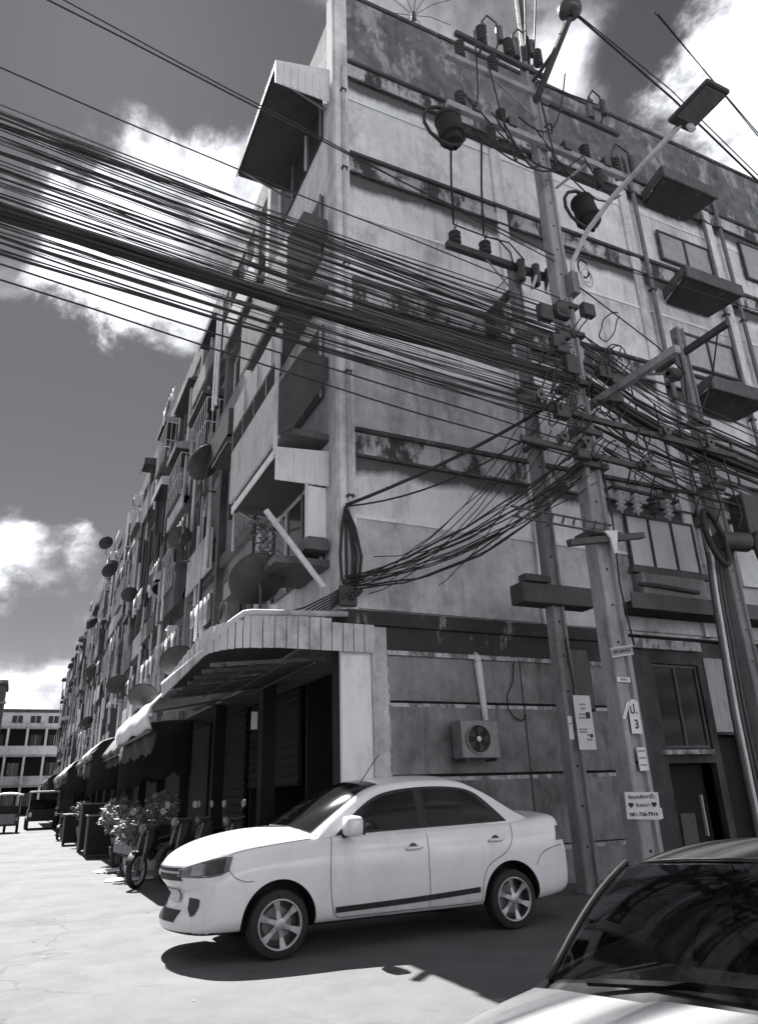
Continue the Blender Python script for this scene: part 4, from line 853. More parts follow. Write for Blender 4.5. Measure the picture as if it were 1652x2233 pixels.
for k in range(2):
    cable([(PU + 2.7 + 0.1 * k, PV - 1.2, 17.0), (PU + 7, PV - 0.2, 16.6 - 0.15 * k), (PU + 16, PV + 1.8, 15.9)], 0.013, 'thin wire crossing the sky in the upper right corner', group='thin wires in the upper right corner')
cable([(PU + 0.2, PV, 10.6), (PU + 5, PV + 0.3, 11.15), (PU + 14, PV + 0.8, 12.0)], 0.012, 'single thin wire running level to the right from the lamp foot', group=None)
cable([(PU + 0.2, PV, 10.0), (PU + 2.5, PV + 0.3, 9.35), (TU - 0.2, TV - 0.15, 9.1)], 0.014, 'single wire from the lamp foot down to the right-hand pole', group=None)

# ------------------------------------------------------------------ notices and signs
def text(par, s, size, x, y, z, m_='ink', rz=0.0, sx=1.0, name='lettering', bold=0.0):
    cu = bpy.data.curves.new('t', 'FONT'); cu.body = s; cu.size = size; cu.align_x = 'CENTER'; cu.align_y = 'CENTER'; cu.offset = bold; cu.resolution_u = 2
    to = bpy.data.objects.new('t', cu); COL.objects.link(to); dg = bpy.context.evaluated_depsgraph_get(); dg.update()
    me = bpy.data.meshes.new_from_object(to.evaluated_get(dg)); bpy.data.objects.remove(to)
    M_ = Matrix.Translation((x, y, z)) @ Matrix.Rotation(R(90), 4, 'X') @ Matrix.Rotation(rz, 4, 'Z') @ Matrix.Diagonal((sx, 1, 1, 1)); me.transform(M_)
    o = bpy.data.objects.new(name, me); COL.objects.link(o); me.materials.clear(); me.materials.append(MATS[m_]); o.parent = par; return o
def notice(label, u, v, z, w, h, rz=0.0, tilt=0.0, m_='paper', cat='notice', round_top=False):
    t = thing('notice', label, cat, u, v, z, rz)
    if round_top: poly = [(-w/2, 0, -h/2), (w/2, 0, -h/2), (w/2, 0, h/2 - 0.04), (w/2 - 0.05, 0, h/2), (-w/2 + 0.07, 0, h/2), (-w/2, 0, h/2 - 0.08)]
    else: poly = [(-w/2, 0, -h/2), (w/2, 0, -h/2), (w/2, 0, h/2), (-w/2, 0, h/2)]
    rows = [Matrix.Rotation(tilt, 3, 'Y') @ Vector(p) for p in poly]
    part(MB().prism(rows, (0, 0.004, 0)), 'board', m_, t); return t
n1_ = notice('white round-topped number plate with black characters on the thick pole', PU + 0.02, PV - 0.172, 2.30, 0.19, 0.46, round_top=True)
text(n1_, 'ป.', 0.17, -0.01, -0.004, 0.09, bold=0.004); text(n1_, '3', 0.17, 0.01, -0.004, -0.11, bold=0.005)
n2_ = notice('square white advertisement with phone number tied low on the thick pole', PU - 0.21, PV - 0.30, 1.16, 0.42, 0.33, rz=-0.62, tilt=0.04)
part(MB().box(-0.20, 0.20, 0.005, 0.02, -0.15, 0.15), 'backing', 'wood', n2_)
text(n2_, 'ซ่อมหลังคารั่ว', 0.062, 0, -0.004, 0.105, bold=0.0015); text(n2_, '♥ รับเหมา ♥', 0.06, 0, -0.004, 0.005, bold=0.0015); text(n2_, '081-736-7916', 0.062, 0, -0.004, -0.105, bold=0.0025)
n3_ = notice('long white poster with faded print beside the slim left pole', LU + 0.17, LV - 0.165, 2.33, 0.33, 0.80, tilt=0.0)
for k, (z, w, x) in enumerate(((0.25, 0.12, 0), (0.19, 0.10, 0.0), (0.10, 0.2, 0.01), (0.05, 0.22, 0.0), (-0.12, 0.16, -0.05), (-0.16, 0.14, -0.05), (-0.2, 0.08, 0.06), (-0.27, 0.1, 0.05))): part(MB().box(x - w/2, x + w/2, -0.004, -0.001, z, z + 0.028), 'print', 'ink_faded', n3_)
part(MB().box(0.04, 0.12, -0.005, -0.001, 0.06, 0.15), 'print', 'ink', n3_); part(MB().lathe((0.10, -0.001, -0.2), (0, -1, 0), [(0, 0.03), (0.003, 0.03), (0.003, 0)], 12), 'print', 'ink', n3_)
n4_ = notice('small torn handbill pasted below the number plate', PU + 0.04, PV - 0.174, 1.74, 0.16, 0.30, tilt=-0.03)
for k in range(3): part(MB().box(-0.06, 0.06, -0.004, -0.001, 0.09 - k * 0.09, 0.115 - k * 0.09), 'print', 'ink_faded', n4_)
n5_ = notice('slanting grey banner strip with lettering wrapped round the thick pole', PU - 0.03, PV - 0.172, 3.20, 0.42, 0.13, tilt=-0.16, m_='ink_faded')
text(n5_, '092-5841967', 0.065, 0, -0.004, 0, 'ink', rz=0.16, bold=0.002); part(MB().bar((-0.20, -0.004, 0.03), (0.2, -0.004, 0.095), 0.004, 0.012), 'border', 'paper', n5_); part(MB().bar((-0.20, -0.004, -0.095), (0.2, -0.004, -0.03), 0.004, 0.012), 'border', 'paper', n5_)
n6_ = notice('tiny white name tag strip on the thick pole under the banner', PU - 0.08, PV - 0.172, 2.80, 0.24, 0.07); text(n6_, 'รับจ้าง', 0.05, 0, -0.004, 0, 'ink', bold=0.001)
n7_ = notice('narrow white sticker on the slim left pole', LU - 0.08, LV - 0.13, 2.25, 0.08, 0.34); part(MB().box(-0.03, 0.03, -0.004, -0.001, 0.05, 0.07), 'print', 'ink_faded', n7_)
notice('blank white card low on the right face of the thick pole', PU + 0.215, PV - 0.15, 1.05, 0.10, 0.13)
n9_ = notice('frayed white tape stuck slantwise on the thick pole', PU - 0.12, PV - 0.172, 2.38, 0.05, 0.26, tilt=0.5)
n10 = notice('white printed notice on the wall at the right edge of the picture', 9.05, -0.07, 2.92, 0.5, 0.42)
for k in range(2): part(MB().box(-0.2, 0.2, -0.006, -0.001, 0.04 - k * 0.16, 0.14 - k * 0.16), 'print', 'ink_faded', n10)
notice('small white paper hanging inside the dark corner shop', -0.35, 3.4, 2.75, 0.12, 0.32)

# ------------------------------------------------------------------ the white sedan
def crom(pts, n):
    pts = [Vector(p) for p in pts]; out = []
    for i in range(len(pts) - 1):
        p0, p1, p2, p3 = pts[max(i - 1, 0)], pts[i], pts[i + 1], pts[min(i + 2, len(pts) - 1)]
        for k in range(n):
            t = k / n; out.append(0.5 * ((2 * p1) + (p2 - p0) * t + (2 * p0 - 5 * p1 + 4 * p2 - p3) * t * t + (3 * p1 - p0 - 3 * p2 + p3) * t ** 3))
    return out + [pts[-1]]
def evaluated_mesh(o):
    dg = bpy.context.evaluated_depsgraph_get(); dg.update(); return bpy.data.meshes.new_from_object(o.evaluated_get(dg))
def sedan():
    car = tag(empty('sedan', W(-0.46, -1.93, 0), ANG + math.pi), 'white four door sedan parked along the end wall with tinted windows', 'car')
    S = [(2.365, .38, .66, .58, .64, .68, .40), (2.36, .27, .78, .68, .76, .81, .40), (2.31, .235, .82, .70, .84, .90, .38), (2.17, .23, .845, .73, .90, .985, .30), (1.95, .23, .86, .76, .945, 1.06, .17),
         (1.65, .23, .87, .785, .98, 1.115, .06), (1.30, .23, .87, .80, 1.005, 1.15, .01), (.95, .23, .87, .81, 1.02, 1.15, 0), (.60, .23, .87, .815, 1.025, 1.09, 0), (0, .23, .87, .82, 1.035, 1.08, 0),
         (-.6, .23, .87, .82, 1.045, 1.09, 0), (-1.2, .23, .87, .815, 1.06, 1.11, 0), (-1.6, .23, .87, .805, 1.075, 1.13, 0), (-1.85, .24, .86, .785, 1.09, 1.155, -.03), (-2.05, .26, .85, .77, 1.11, 1.185, -.06),
         (-2.19, .28, .835, .755, 1.105, 1.185, -.09), (-2.235, .30, .82, .74, 1.03, 1.09, -.11), (-2.31, .32, .815, .73, .80, .85, -.13), (-2.30, .42, .70, .64, .68, .72, -.18)]
    rows = []
    for x, zb, yw, ys, zs, zt, k in S:
        hp = [(0, zb), (yw * .55, zb), (yw * .86, zb + .005), (yw * .965, zb + .07), (yw * .995, zb + .20), (yw, min(.60, zs - .08)), (yw * .998, zs - .17 if zs > .8 else zs - .06), (yw * .978, zs - .145 if zs > .8 else zs - .05), (ys + .012, zs - .02), (ys * .955, zs + .2 * (zt - zs) + .012), (ys * .72, zs + .62 * (zt - zs)), (ys * .35, zt - .012), (0, zt)]
        full = hp + [(-y, z) for y, z in hp[-2:0:-1]]
        rows.append([(x - k * (abs(y) / .86) ** 2, y, z) for y, z in full])
    n = len(rows[0]); mb = MB().grid(rows, True); mb.f.append(tuple(range(n))[::-1]); mb.f.append(tuple((len(rows) - 1) * n + i for i in range(n)))
    me = mb.mesh('body'); b = bpy.data.objects.new('body', me); COL.objects.link(b)
    s = b.modifiers.new('s', 'SUBSURF'); s.levels = 2; s.render_levels = 2
    m0 = evaluated_mesh(b); bpy.data.objects.remove(b)
    bvh_b = BVHTree.FromPolygons([v.co for v in m0.vertices], [p.vertices for p in m0.polygons])
    body = bpy.data.objects.new('body', m0); COL.objects.link(body)
    cut = MB()
    for ax in (1.355, -1.355):
        for sy in (-1, 1): cut.cyl((ax, sy * 0.56, 0.315), (ax, sy * 1.1, 0.315), 0.375, n=48)
    co = cut.build('cut', 'rubber'); bo = body.modifiers.new('bo', 'BOOLEAN'); bo.operation = 'DIFFERENCE'; bo.object = co; bo.solver = 'EXACT'
    m1 = evaluated_mesh(body); bpy.data.objects.remove(co); bpy.data.objects.remove(body)
    m1.materials.clear(); m1.materials.append(MATS['car_white']); m1.materials.append(MATS['car_trim'])
    for p in m1.polygons:
        p.use_smooth = True; p.material_index = 0
        c = p.center
        for ax in (1.355, -1.355):
            d = math.hypot(c.x - ax, c.z - .315)
            if d < 0.3765 and (abs(d - .375) < .004 and abs(p.normal.y) < .3 or (abs(c.y) < .585 and abs(c.y) > .53 and abs(p.normal.y) > .7)): p.material_index = 1
        if c.z < .27 and p.normal.z < -0.5: p.material_index = 1
    m1.set_sharp_from_angle(angle=R(40))
    body = bpy.data.objects.new('body', m1); COL.objects.link(body); body.parent = car
    # greenhouse
    rail = crom([(.99, .765, 1.02), (.62, .70, 1.27), (.26, .625, 1.475), (-.10, .595, 1.54), (-.55, .585, 1.555), (-.92, .595, 1.52), (-1.25, .635, 1.38), (-1.55, .68, 1.20), (-1.78, .71, 1.09)], 5)
    cen = crom([(1.22, 0, 1.12), (.80, 0, 1.36), (.38, 0, 1.545), (-.05, 0, 1.612), (-.55, 0, 1.63), (-.98, 0, 1.59), (-1.38, 0, 1.43), (-1.72, 0, 1.25), (-1.98, 0, 1.14)], 5)
    rows = []
    for r_, c_ in zip(rail, cen):
        half = []
        for t in (0, .25, .5, .7, .85, .95, 1.0):
            p = Vector((c_.x + (r_.x - c_.x) * t * t, r_.y * t, c_.z + (r_.z - c_.z) * (t ** 2.6))); half.append(p)
        zbelt = 1.0; q1 = Vector((r_.x, r_.y + .012, r_.z - .02)); k = max(0.0, r_.z - zbelt)
        half += [q1, Vector((r_.x, r_.y + .04 + k * .16, r_.z - .5 * k)), Vector((r_.x, min(.80, r_.y + .05 + k * .36), zbelt)), Vector((r_.x, .70, .9))]
        rows.append(half + [Vector((p.x, -p.y, p.z)) for p in half[1:]])
    # order points left->right
    rr = [list(reversed(r[:11])) + r[11:] for r in rows]
    gh = MB().grid(rr); o = part(gh, 'cabin', 'car_white', car, smooth=True)
    bvh_g = BVHTree.FromPolygons([Vector(v) for v in gh.v], gh.f)
    def side_y(x, z, off=0.004, bv=(bvh_b, bvh_g)):
        best = None
        for q in bv:
            h = q.ray_cast(Vector((x, 2, z)), Vector((0, -1, 0)))
            if h[0] is not None and (best is None or h[0].y > best): best = h[0].y
        return (best if best is not None else .8) + off
    def strip(name, lo, hi, n_, m_, off, par, rows_=6, bv=(bvh_b, bvh_g), both=True):
        """panel between two outlines given as (x,z) polylines, laid on the car's side"""
        def samp(pl, t):
            t *= len(pl) - 1; i = min(int(t), len(pl) - 2); f = t - i; return (pl[i][0] + (pl[i+1][0] - pl[i][0]) * f, pl[i][1] + (pl[i+1][1] - pl[i][1]) * f)
        lo2 = crom([(p[0], p[1], 0) for p in lo], 6) if len(lo) > 2 else [Vector((*samp(lo, k / 12), 0)) for k in range(13)]; hi2 = crom([(p[0], p[1], 0) for p in hi], 6) if len(hi) > 2 else [Vector((*samp(hi, k / 12), 0)) for k in range(13)]
        for sg in ((1, -1) if both else (1,)):
            rs = []
            for k in range(n_ + 1):
                a, c = samp(lo2, k / n_), samp(hi2, k / n_)
                rs.append([(a[0] + (c[0] - a[0]) * j / rows_, sg * side_y(a[0] + (c[0] - a[0]) * j / rows_, a[1] + (c[1] - a[1]) * j / rows_, off, bv), a[1] + (c[1] - a[1]) * j / rows_) for j in range(rows_ + 1)])
            yield part(MB().grid(rs), name, m_, par, smooth=True)
    lo = [(.76, 1.045), (.2, 1.06), (-.5, 1.075), (-1.0, 1.085), (-1.40, 1.095)]; hi = [(.74, 1.06), (.44, 1.30), (.14, 1.44), (-.3, 1.492), (-.78, 1.483), (-1.08, 1.40), (-1.38, 1.12)]
    for q in strip('window_trim', lo, hi, 30, 'car_trim', .006, car, bv=(bvh_g, bvh_b)): pass
    for a, b_, la, ha in ((0, 1, [(.66, 1.075), (.2, 1.085), (-.25, 1.095)], [(.64, 1.10), (.40, 1.29), (.13, 1.41), (-.25, 1.465)]), (1, 2, [(-.36, 1.10), (-.9, 1.11), (-1.27, 1.12)], [(-.36, 1.468), (-.78, 1.458), (-1.03, 1.385), (-1.26, 1.14)])):
        for q in strip('side_window', la, ha, 20, 'tint_glass', .011, car, bv=(bvh_g, bvh_b)): pass
    # windscreen and rear window lie on the cabin surface
    def patch(name, i0, i1, inset, m_):
        rs = []
        for i in range(i0, i1 + 1):
            r_, c_ = rail[i], cen[i]; row = []
            for t in [k / 10 for k in range(-10, 11)]:
                tt = abs(t) * inset; p = Vector((c_.x + (r_.x - c_.x) * tt * tt, r_.y * tt * (1 if t >= 0 else -1), c_.z + (r_.z - c_.z) * (tt ** 2.6) + .006))
                p.x += .006 if m_ and i < 15 else -.006; row.append(p)
            rs.append(row)
        return part(MB().grid(rs), name, m_, car, smooth=True)
    patch('windscreen', 1, 12, .90, 'tint_glass'); patch('rear_window', 26, 37, .88, 'tint_glass')
    # seams, mouldings, handles
    def seam(pts, r=.0045, name='seam', both=True):
        pl = crom([(p[0], p[1], 0) for p in pts], 6)
        for sg in ((1, -1) if both else (1,)): part(MB().tube([(p.x, sg * side_y(p.x, p.y, .0005), p.y) for p in pl], r, 4), name, 'car_gap', car)
    seam([(.80, 1.03), (.83, .80), (.83, .55), (.80, .36), (.74, .30)]); seam([(-.305, 1.05), (-.30, .7), (-.30, .30)]); seam([(-1.42, 1.07), (-1.40, .92), (-1.30, .78), (-1.06, .66), (-.97, .50), (-.95, .30)]); seam([(.74, .30), (.2, .30), (-.4, .30), (-.95, .30)])
    seam([(1.02, 1.03), (1.35, 1.0), (1.7, .96), (1.85, .92)]); seam([(1.86, .80), (1.80, .73), (1.70, .69), (1.62, .69)]); seam([(-1.70, .62), (-1.8, .74), (-2.0, .80), (-2.1, .81)])
    for q in strip('side_moulding', [(.78, .345), (-.1, .365), (-.92, .40)], [(.78, .40), (-.1, .42), (-.92, .455)], 20, 'car_trim', .012, car, 3): pass
    for hx, hz in ((-.12, .88), (-1.17, .905)):
        for sg in (1, -1):
            y = side_y(hx, hz, 0); part(MB().tube([(hx + .10, sg * (y - .005), hz), (hx + .07, sg * (y + .03), hz + .004), (hx - .07, sg * (y + .032), hz + .006), (hx - .11, sg * (y - .004), hz + .004)], [.012, .018, .018, .012], 8), 'door_handle', 'car_white', car, smooth=True)
            part(MB().lathe((hx, sg * y, hz), (0, sg, 0), [(.0, .055), (.003, .05), (.004, 0)], 16), 'handle_cup', 'car_gap', car)
    for sg in (1, -1):
        mr = MB(); rows = []
        for k, (yy, hz, hx) in enumerate(((.83, .05, .04), (.86, .085, .07), (.92, .10, .10), (1.02, .10, .105), (1.08, .09, .09), (1.10, .05, .05))):
            se = lambda q: math.copysign(abs(q) ** .55, q)
            rows.append([(.62 + hx * se(math.cos(a * math.pi / 6)) * (1.1 if math.cos(a * math.pi / 6) > 0 else .7), sg * yy, 1.135 + hz * se(math.sin(a * math.pi / 6))) for a in range(12)])
        mr.grid(rows, True); mr.f.append(tuple(len(mr.v) - 12 + i for i in range(12))); o = part(mr, 'mirror', 'car_white', car, smooth=True)
        part(MB().prism([(.535, sg * .90, 1.05), (.535, sg * 1.06, 1.05), (.535, sg * 1.06, 1.18), (.535, sg * .90, 1.18)], (-.006, 0, 0)), 'mirror_glass', 'tint_glass', o)
        part(MB().tube([(.66, sg * .79, 1.04), (.62, sg * .90, 1.06)], .025, 8), 'mirror_foot', 'car_trim', o)
    # headlights: patches cast on the nose along a diagonal
    def dcast(sg, az, pts, m_, name, off=.006, par=car):
        dr = Vector((-math.cos(az), -sg * math.sin(az), 0)); ex = Vector((-math.sin(az), sg * math.cos(az), 0))   # ex runs back along the flank
        rows = []
        for col in pts:                       # each column: (s, z0, z1)
            s_, z0, z1 = col; r = []
            for j in range(6):
                z = z0 + (z1 - z0) * j / 5; o_ = Vector((2.0, sg * .55, z)) + ex * s_ - dr * 3; h = bvh_b.ray_cast(o_, dr)
                if h[0] is None: return None
                r.append(h[0] - dr * off)
            rows.append(r)
        return part(MB().grid(rows), name, m_, par, smooth=True)
    for sg in (1, -1):
        pts = [(-.30, .74, .80), (-.22, .735, .82), (-.10, .735, .85), (0, .735, .875), (.12, .74, .90), (.22, .755, .915), (.29, .79, .91)]
        hl = dcast(sg, R(48), pts, 'lamp_clear', 'headlight')
        if hl:
            dcast(sg, R(48), [(-.10, .76, .83), (-.02, .755, .85), (.06, .765, .86)], 'rim_silver', 'lamp_bowl', .009, hl); dcast(sg, R(48), [(.04, .755, .865), (.14, .76, .885), (.24, .78, .90)], 'lamp_dark', 'lamp_bowl', .009, hl)
        dcast(sg, R(35), [(-.16, .46, .555), (-.08, .40, .555), (-.01, .42, .555), (.05, .50, .55)], 'car_trim', 'fog_grille')
        tl = []
        for z in (.84, .90, .98, 1.04):
            r = []
            for a in (0, .2, .4, .6, .8, 1.0):
                h = bvh_b.ray_cast(Vector((-2.2 - 2 * math.cos(a * 1.2), sg * (.6 + 2 * math.sin(a * 1.2)), z)), Vector((math.cos(a * 1.2), -sg * math.sin(a * 1.2), 0)))
                r.append(h[0] + Vector((-math.cos(a * 1.2), sg * math.sin(a * 1.2), 0)) * .006 if h[0] else Vector((-2.15, sg * .7, z)))
            tl.append(r)
        part(MB().grid(tl), 'tail_lamp', 'lamp_dark', car, smooth=True)
    for q in strip('tail_lamp', [(-2.02, .86), (-2.17, .87)], [(-2.06, 1.02), (-2.17, 1.01)], 5, 'lamp_dark', .007, car, 4): pass
    def front(y0, y1, z0, z1, m_, name, off=.006, par=car):
        rows = []
        for i in range(9):
            y = y0 + (y1 - y0) * i / 8; r = []
            for j in range(5):
                z = z0 + (z1 - z0) * j / 4; h = bvh_b.ray_cast(Vector((4, y, z)), Vector((-1, 0, 0))); r.append(h[0] + Vector((off, 0, 0)) if h[0] else Vector((2.3, y, z)))
            rows.append(r)
        return part(MB().grid(rows), name, m_, par, smooth=True)
    front(-.46, .46, .70, .815, 'car_trim', 'grille'); front(-.44, .44, .765, .785, 'rim_silver', 'grille_bar', .012); front(-.46, .46, .815, .83, 'rim_silver', 'grille_bar', .012); front(-.36, .36, .34, .44, 'car_trim', 'lower_grille')
    pt = front(-.24, .24, .50, .61, 'paper', 'number_plate', .02); front(-.05, .05, .74, .785, 'rim_silver', 'badge', .018)
    for k in range(2):
        part(MB().tube([(1.13 - k * .05, .35 - k * .55, 1.115), (1.02 - k * .05, .15 - k * .5, 1.165), (.92 - k * .02, -.05 - k * .45, 1.225)], .009, 5), 'wiper', 'car_trim', car)
    for c in ((.98, .70, 1.045), (1.06, .5, 1.085), (1.12, .3, 1.105)): pass
    part(MB().grid([[(1.27 - .30 * (abs(y) / .75) ** 2 + dx, y, 1.128 - .085 * (abs(y) / .75) ** 2 + dz) for dx, dz in ((.03, .0), (-.04, .02))] for y in [k * .075 for k in range(-10, 11)]]), 'cowl', 'car_trim', car, smooth=True)
    part(MB().tube([(.30, .42, 1.55), (.05, .42, 1.86)], .006, 5), 'antenna', 'car_trim', car)
    # wheels
    proto = None
    def wheel(par, x, y, sg):
        w = empty('wheel', (x, y, .30)); w.scale = (.965, 1, .965); w.parent = par; w.rotation_euler = (0, 0, 0 if sg > 0 else math.pi)
        part(MB().lathe((0, -.10, 0), (0, 1, 0), [(0, .22), (0, .28), (.015, .30), (.05, .308), (.15, .308), (.185, .30), (.20, .28), (.20, .228), (.19, .222), (.10, .21)], 44), 'tyre', 'rubber', w, smooth='auto')
        part(MB().lathe((0, -.10, 0), (0, 1, 0), [(.02, .21), (.19, .216), (.205, .228), (.207, .222), (.195, .205), (.10, .195), (.09, 0)], 44), 'rim', 'metal_dark', w, smooth='auto')
        rg = part(MB().lathe((0, -.10, 0), (0, 1, 0), [(.196, .207), (.209, .214), (.2095, .226), (.205, .229)], 44), 'rim_lip', 'rim_silver', w, smooth=True)
        for k in range(6):
            a = k * math.pi / 3 + .35; e = Vector((math.cos(a), 0, math.sin(a))); f = Vector((-math.sin(a), 0, math.cos(a)))
            sp = [e * .03 + f * .028, e * .12 + f * .020, e * .21 + f * .036, e * .21 - f * .036, e * .12 - f * .020, e * .03 - f * .028]
            yo = [.092, .088, .098, .098, .088, .092]
            part(MB().prism([p + Vector((0, yy, 0)) for p, yy in zip(sp, yo)], (0, -.022, 0)), 'spoke', 'rim_silver', w, bevel=.004)
        part(MB().lathe((0, .07, 0), (0, 1, 0), [(0, .055), (.028, .052), (.034, .03), (.034, 0)], 20), 'hub_cap', 'rim_silver', w, smooth='auto')
        part(MB().lathe((0, -.02, 0), (0, 1, 0), [(0, .0), (.01, .15), (.02, .15), (.02, .0)], 24), 'brake_disc', 'metal_grey', w)
        return w
    for ax in (1.355, -1.355):
        for sg in (1, -1): wheel(car, ax, sg * .765, sg)
    return car
sd_ = sedan(); sd_ = bpy.data.objects['sedan']; sd_.scale = (0.985, 0.985, 0.985)

# ------------------------------------------------------------------ the car in the right foreground
def fore_car():
    base = Vector((0.455, 2.86, 0)); car = tag(empty('foreground_car', base, math.atan2(.74, .67)), 'car cut off at the lower right with sunlit white bonnet and dark windscreen', 'car')
    Wd = 1.56
    def yk(t): return -Wd * t
    rows = []
    for i in range(15):
        x = -1.30 + 1.30 * i / 14; q = -x / 1.30; r = []
        for t, dz in ((-.02, -.62), (-.025, -.25), (-.018, -.07), (0.0, -.012), (.03, .008), (.10, .022), (.22, .034), (.30, .040), (.325, .050), (.36, .056), (.5, .06), (.64, .056), (.675, .050), (.70, .040), (.78, .034), (.90, .022), (.97, .008), (1.0, -.012), (1.018, -.07), (1.025, -.25), (1.02, -.62)):
            bow = .13 * (1 - (2 * t - 1) ** 2); zz = .80 + dz - (.13 * q ** 1.7 if dz > -.3 else 0)
            r.append((x - bow * (1 - .0 * q) - .02, yk(t), zz))
        rows.append(r)
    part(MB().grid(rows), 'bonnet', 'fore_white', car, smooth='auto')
    nose = [(p[0], p[1], p[2]) for p in rows[0]]
    part(MB().grid([nose, [(p[0] - .18, p[1] * .98 - .015, p[2] * .86) for p in nose], [(p[0] - .25, p[1] * .96 - .03, min(p[2], .45)) for p in nose], [(p[0] - .2, p[1] * .96 - .03, .22) for p in nose]]), 'front_bumper', 'fore_white', car, smooth=True)
    # cowl: dark gutter between bonnet and glass
    cw = []
    for k in range(21):
        t = k / 20; bow = .13 * (1 - (2 * t - 1) ** 2); zb = .80 + .05 * (1 - (2 * t - 1) ** 4)
        cw.append([(-bow - .015, yk(.01 + .98 * t), zb - .02), (-bow + .03, yk(.01 + .98 * t), zb - .03), (-bow + .09, yk(.01 + .98 * t), zb - .012), (-bow + .12, yk(.01 + .98 * t), zb - .002)])
    part(MB().grid(cw), 'cowl', 'car_trim', car, smooth=True)
    ws = []; TOPX, TOPZ = .78, 1.115
    for j in range(9):
        s = j / 8; r = []
        for k in range(25):
            t = k / 24; bow = .13 * (1 - (2 * t - 1) ** 2); e = .012 + .012 * s
            y = yk(e + (1 - 2 * e) * t); zb = .80 + .05 * (1 - (2 * t - 1) ** 4)
            x0, z0 = -bow + .10, zb; x1, z1 = TOPX - bow * .7, TOPZ + .035 * (1 - (2 * t - 1) ** 2)
            r.append((x0 + (x1 - x0) * s, y, z0 + (z1 - z0) * s + .035 * math.sin(math.pi * s)))
        ws.append(r)
    o = part(MB().grid(ws), 'windscreen', 'screen_glass', car, smooth=True)
    tr = MB().tube([(p[0], p[1], p[2] + .004) for p in [r[0] for r in ws]], .012, 6); part(tr, 'pillar', 'car_trim', car, smooth=True)
    part(MB().tube([(p[0], p[1], p[2] + .004) for p in [r[-1] for r in ws]], .012, 6), 'pillar', 'car_trim', car, smooth=True)
    # roof, dark
    rf = []
    for j in range(12):
        s = j / 11; r = []
        for k in range(25):
            t = k / 24; bow = .13 * (1 - (2 * t - 1) ** 2) * .7 * (1 - s); e = .024
            r.append((TOPX - bow + 1.35 * s, yk(e + (1 - 2 * e) * t), TOPZ + .035 * (1 - (2 * t - 1) ** 2) + .04 * math.sin(math.pi * min(s * 1.1, 1)) - .10 * max(0, s - .6) ** 1.5 - .02 * (abs(2 * t - 1) ** 8)))
        rf.append(r)
    part(MB().grid(rf), 'roof', 'roof_dark', car, smooth=True)
    part(MB().tube([(p[0] - .004, p[1], p[2] + .006) for p in rf[0]], .005, 6), 'roof_edge', 'car_trim', car, smooth=True)
    # flanks, rear and floor complete the car
    for sg, t0 in ((1, 0), (-1, 1)):
        y0 = yk(t0); side = []
        for x, zt in ((-.02, .80), (.5, .84), (1.2, .86), (1.9, .88), (2.5, .86), (3.0, .80)):
            side.append([(x, y0 - sg * .02, zt), (x, y0 + sg * .02, zt - .1), (x, y0 + sg * .03, .5), (x, y0, .2)])
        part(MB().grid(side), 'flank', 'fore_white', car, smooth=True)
        e = yk(.024 if t0 == 0 else .976)
        part(MB().grid([[(.16, y0 - sg * .02, .83), (.85, y0 - sg * .02, .85), (1.6, y0 - sg * .02, .87), (2.45, y0 - sg * .02, .87)], [(.80, e, TOPZ - .015), (1.1, e, TOPZ + .01), (1.6, e, TOPZ + .02), (2.05, e, TOPZ)]]), 'side_window', 'tint_glass', car)
        for wx in (-.75, 2.15):
            w_ = part(MB().lathe((wx, y0 - sg * .20, .29), (0, sg, 0), [(0, .15), (0, .27), (.03, .29), (.16, .29), (.19, .27), (.19, .2), (.17, .0)], 28), 'wheel', 'rubber', car, smooth='auto')
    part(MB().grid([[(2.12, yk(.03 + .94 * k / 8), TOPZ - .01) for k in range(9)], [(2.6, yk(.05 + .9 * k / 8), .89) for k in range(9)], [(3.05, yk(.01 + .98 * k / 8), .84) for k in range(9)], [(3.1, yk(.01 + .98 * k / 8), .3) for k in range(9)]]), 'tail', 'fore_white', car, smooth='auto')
    # inside: dashboard, wheel, seats
    part(MB().box(.12, .62, yk(.95), yk(.05), .55, .80), 'dashboard', 'car_trim', car, bevel=.05)
    for yy in (.3, .7): part(MB().box(1.2, 1.42, yk(yy + .13), yk(yy - .13), .5, 1.02), 'seat', 'shop_dark', car, bevel=.08)
    part(MB().lathe((.72, yk(.3), .84), (-.8, 0, .6), [(0, .17), (.02, .18), (.03, .17), (.02, .16)], 24), 'steering_wheel', 'car_trim', car)
    for k in range(2): part(MB().tube([(-.02 - k * .05, yk(.15 + .4 * k), .845), (.03 - k * .05, yk(.35 + .4 * k), .862), (.05, yk(.52 + .4 * k), .865)], .012, 5), 'wiper', 'car_trim', car)
    part(MB().lathe((-.33, yk(.27), .815), (0, 0, 1), [(0, .02), (.012, .015), (.014, 0)], 10), 'washer_nozzle', 'car_trim', car)
mg = bpy.data.materials.new('screen_glass'); mg.use_nodes = True; MATS['screen_glass'] = mg
_n = mg.node_tree.nodes; _l = mg.node_tree.links; _n.clear()
_o = _n.new('ShaderNodeOutputMaterial'); _g = _n.new('ShaderNodeBsdfGlossy'); _g.inputs['Roughness'].default_value = 0.04; _g.inputs['Color'].default_value = (.95, .96, 1, 1)
_t = _n.new('ShaderNodeBsdfTransparent'); _t.inputs[0].default_value = (.42, .42, .43, 1); _f = _n.new('ShaderNodeFresnel'); _f.inputs[0].default_value = 1.33; _m = _n.new('ShaderNodeMixShader')
_l.new(_f.outputs[0], _m.inputs[0]); _l.new(_t.outputs[0], _m.inputs[1]); _l.new(_g.outputs[0], _m.inputs[2]); _l.new(_m.outputs[0], _o.inputs[0])
mat('roof_dark', 0.028, 0.045, 0.5, 3, 4, 0, grime=0.3, speck=0.1, spec=0.3)
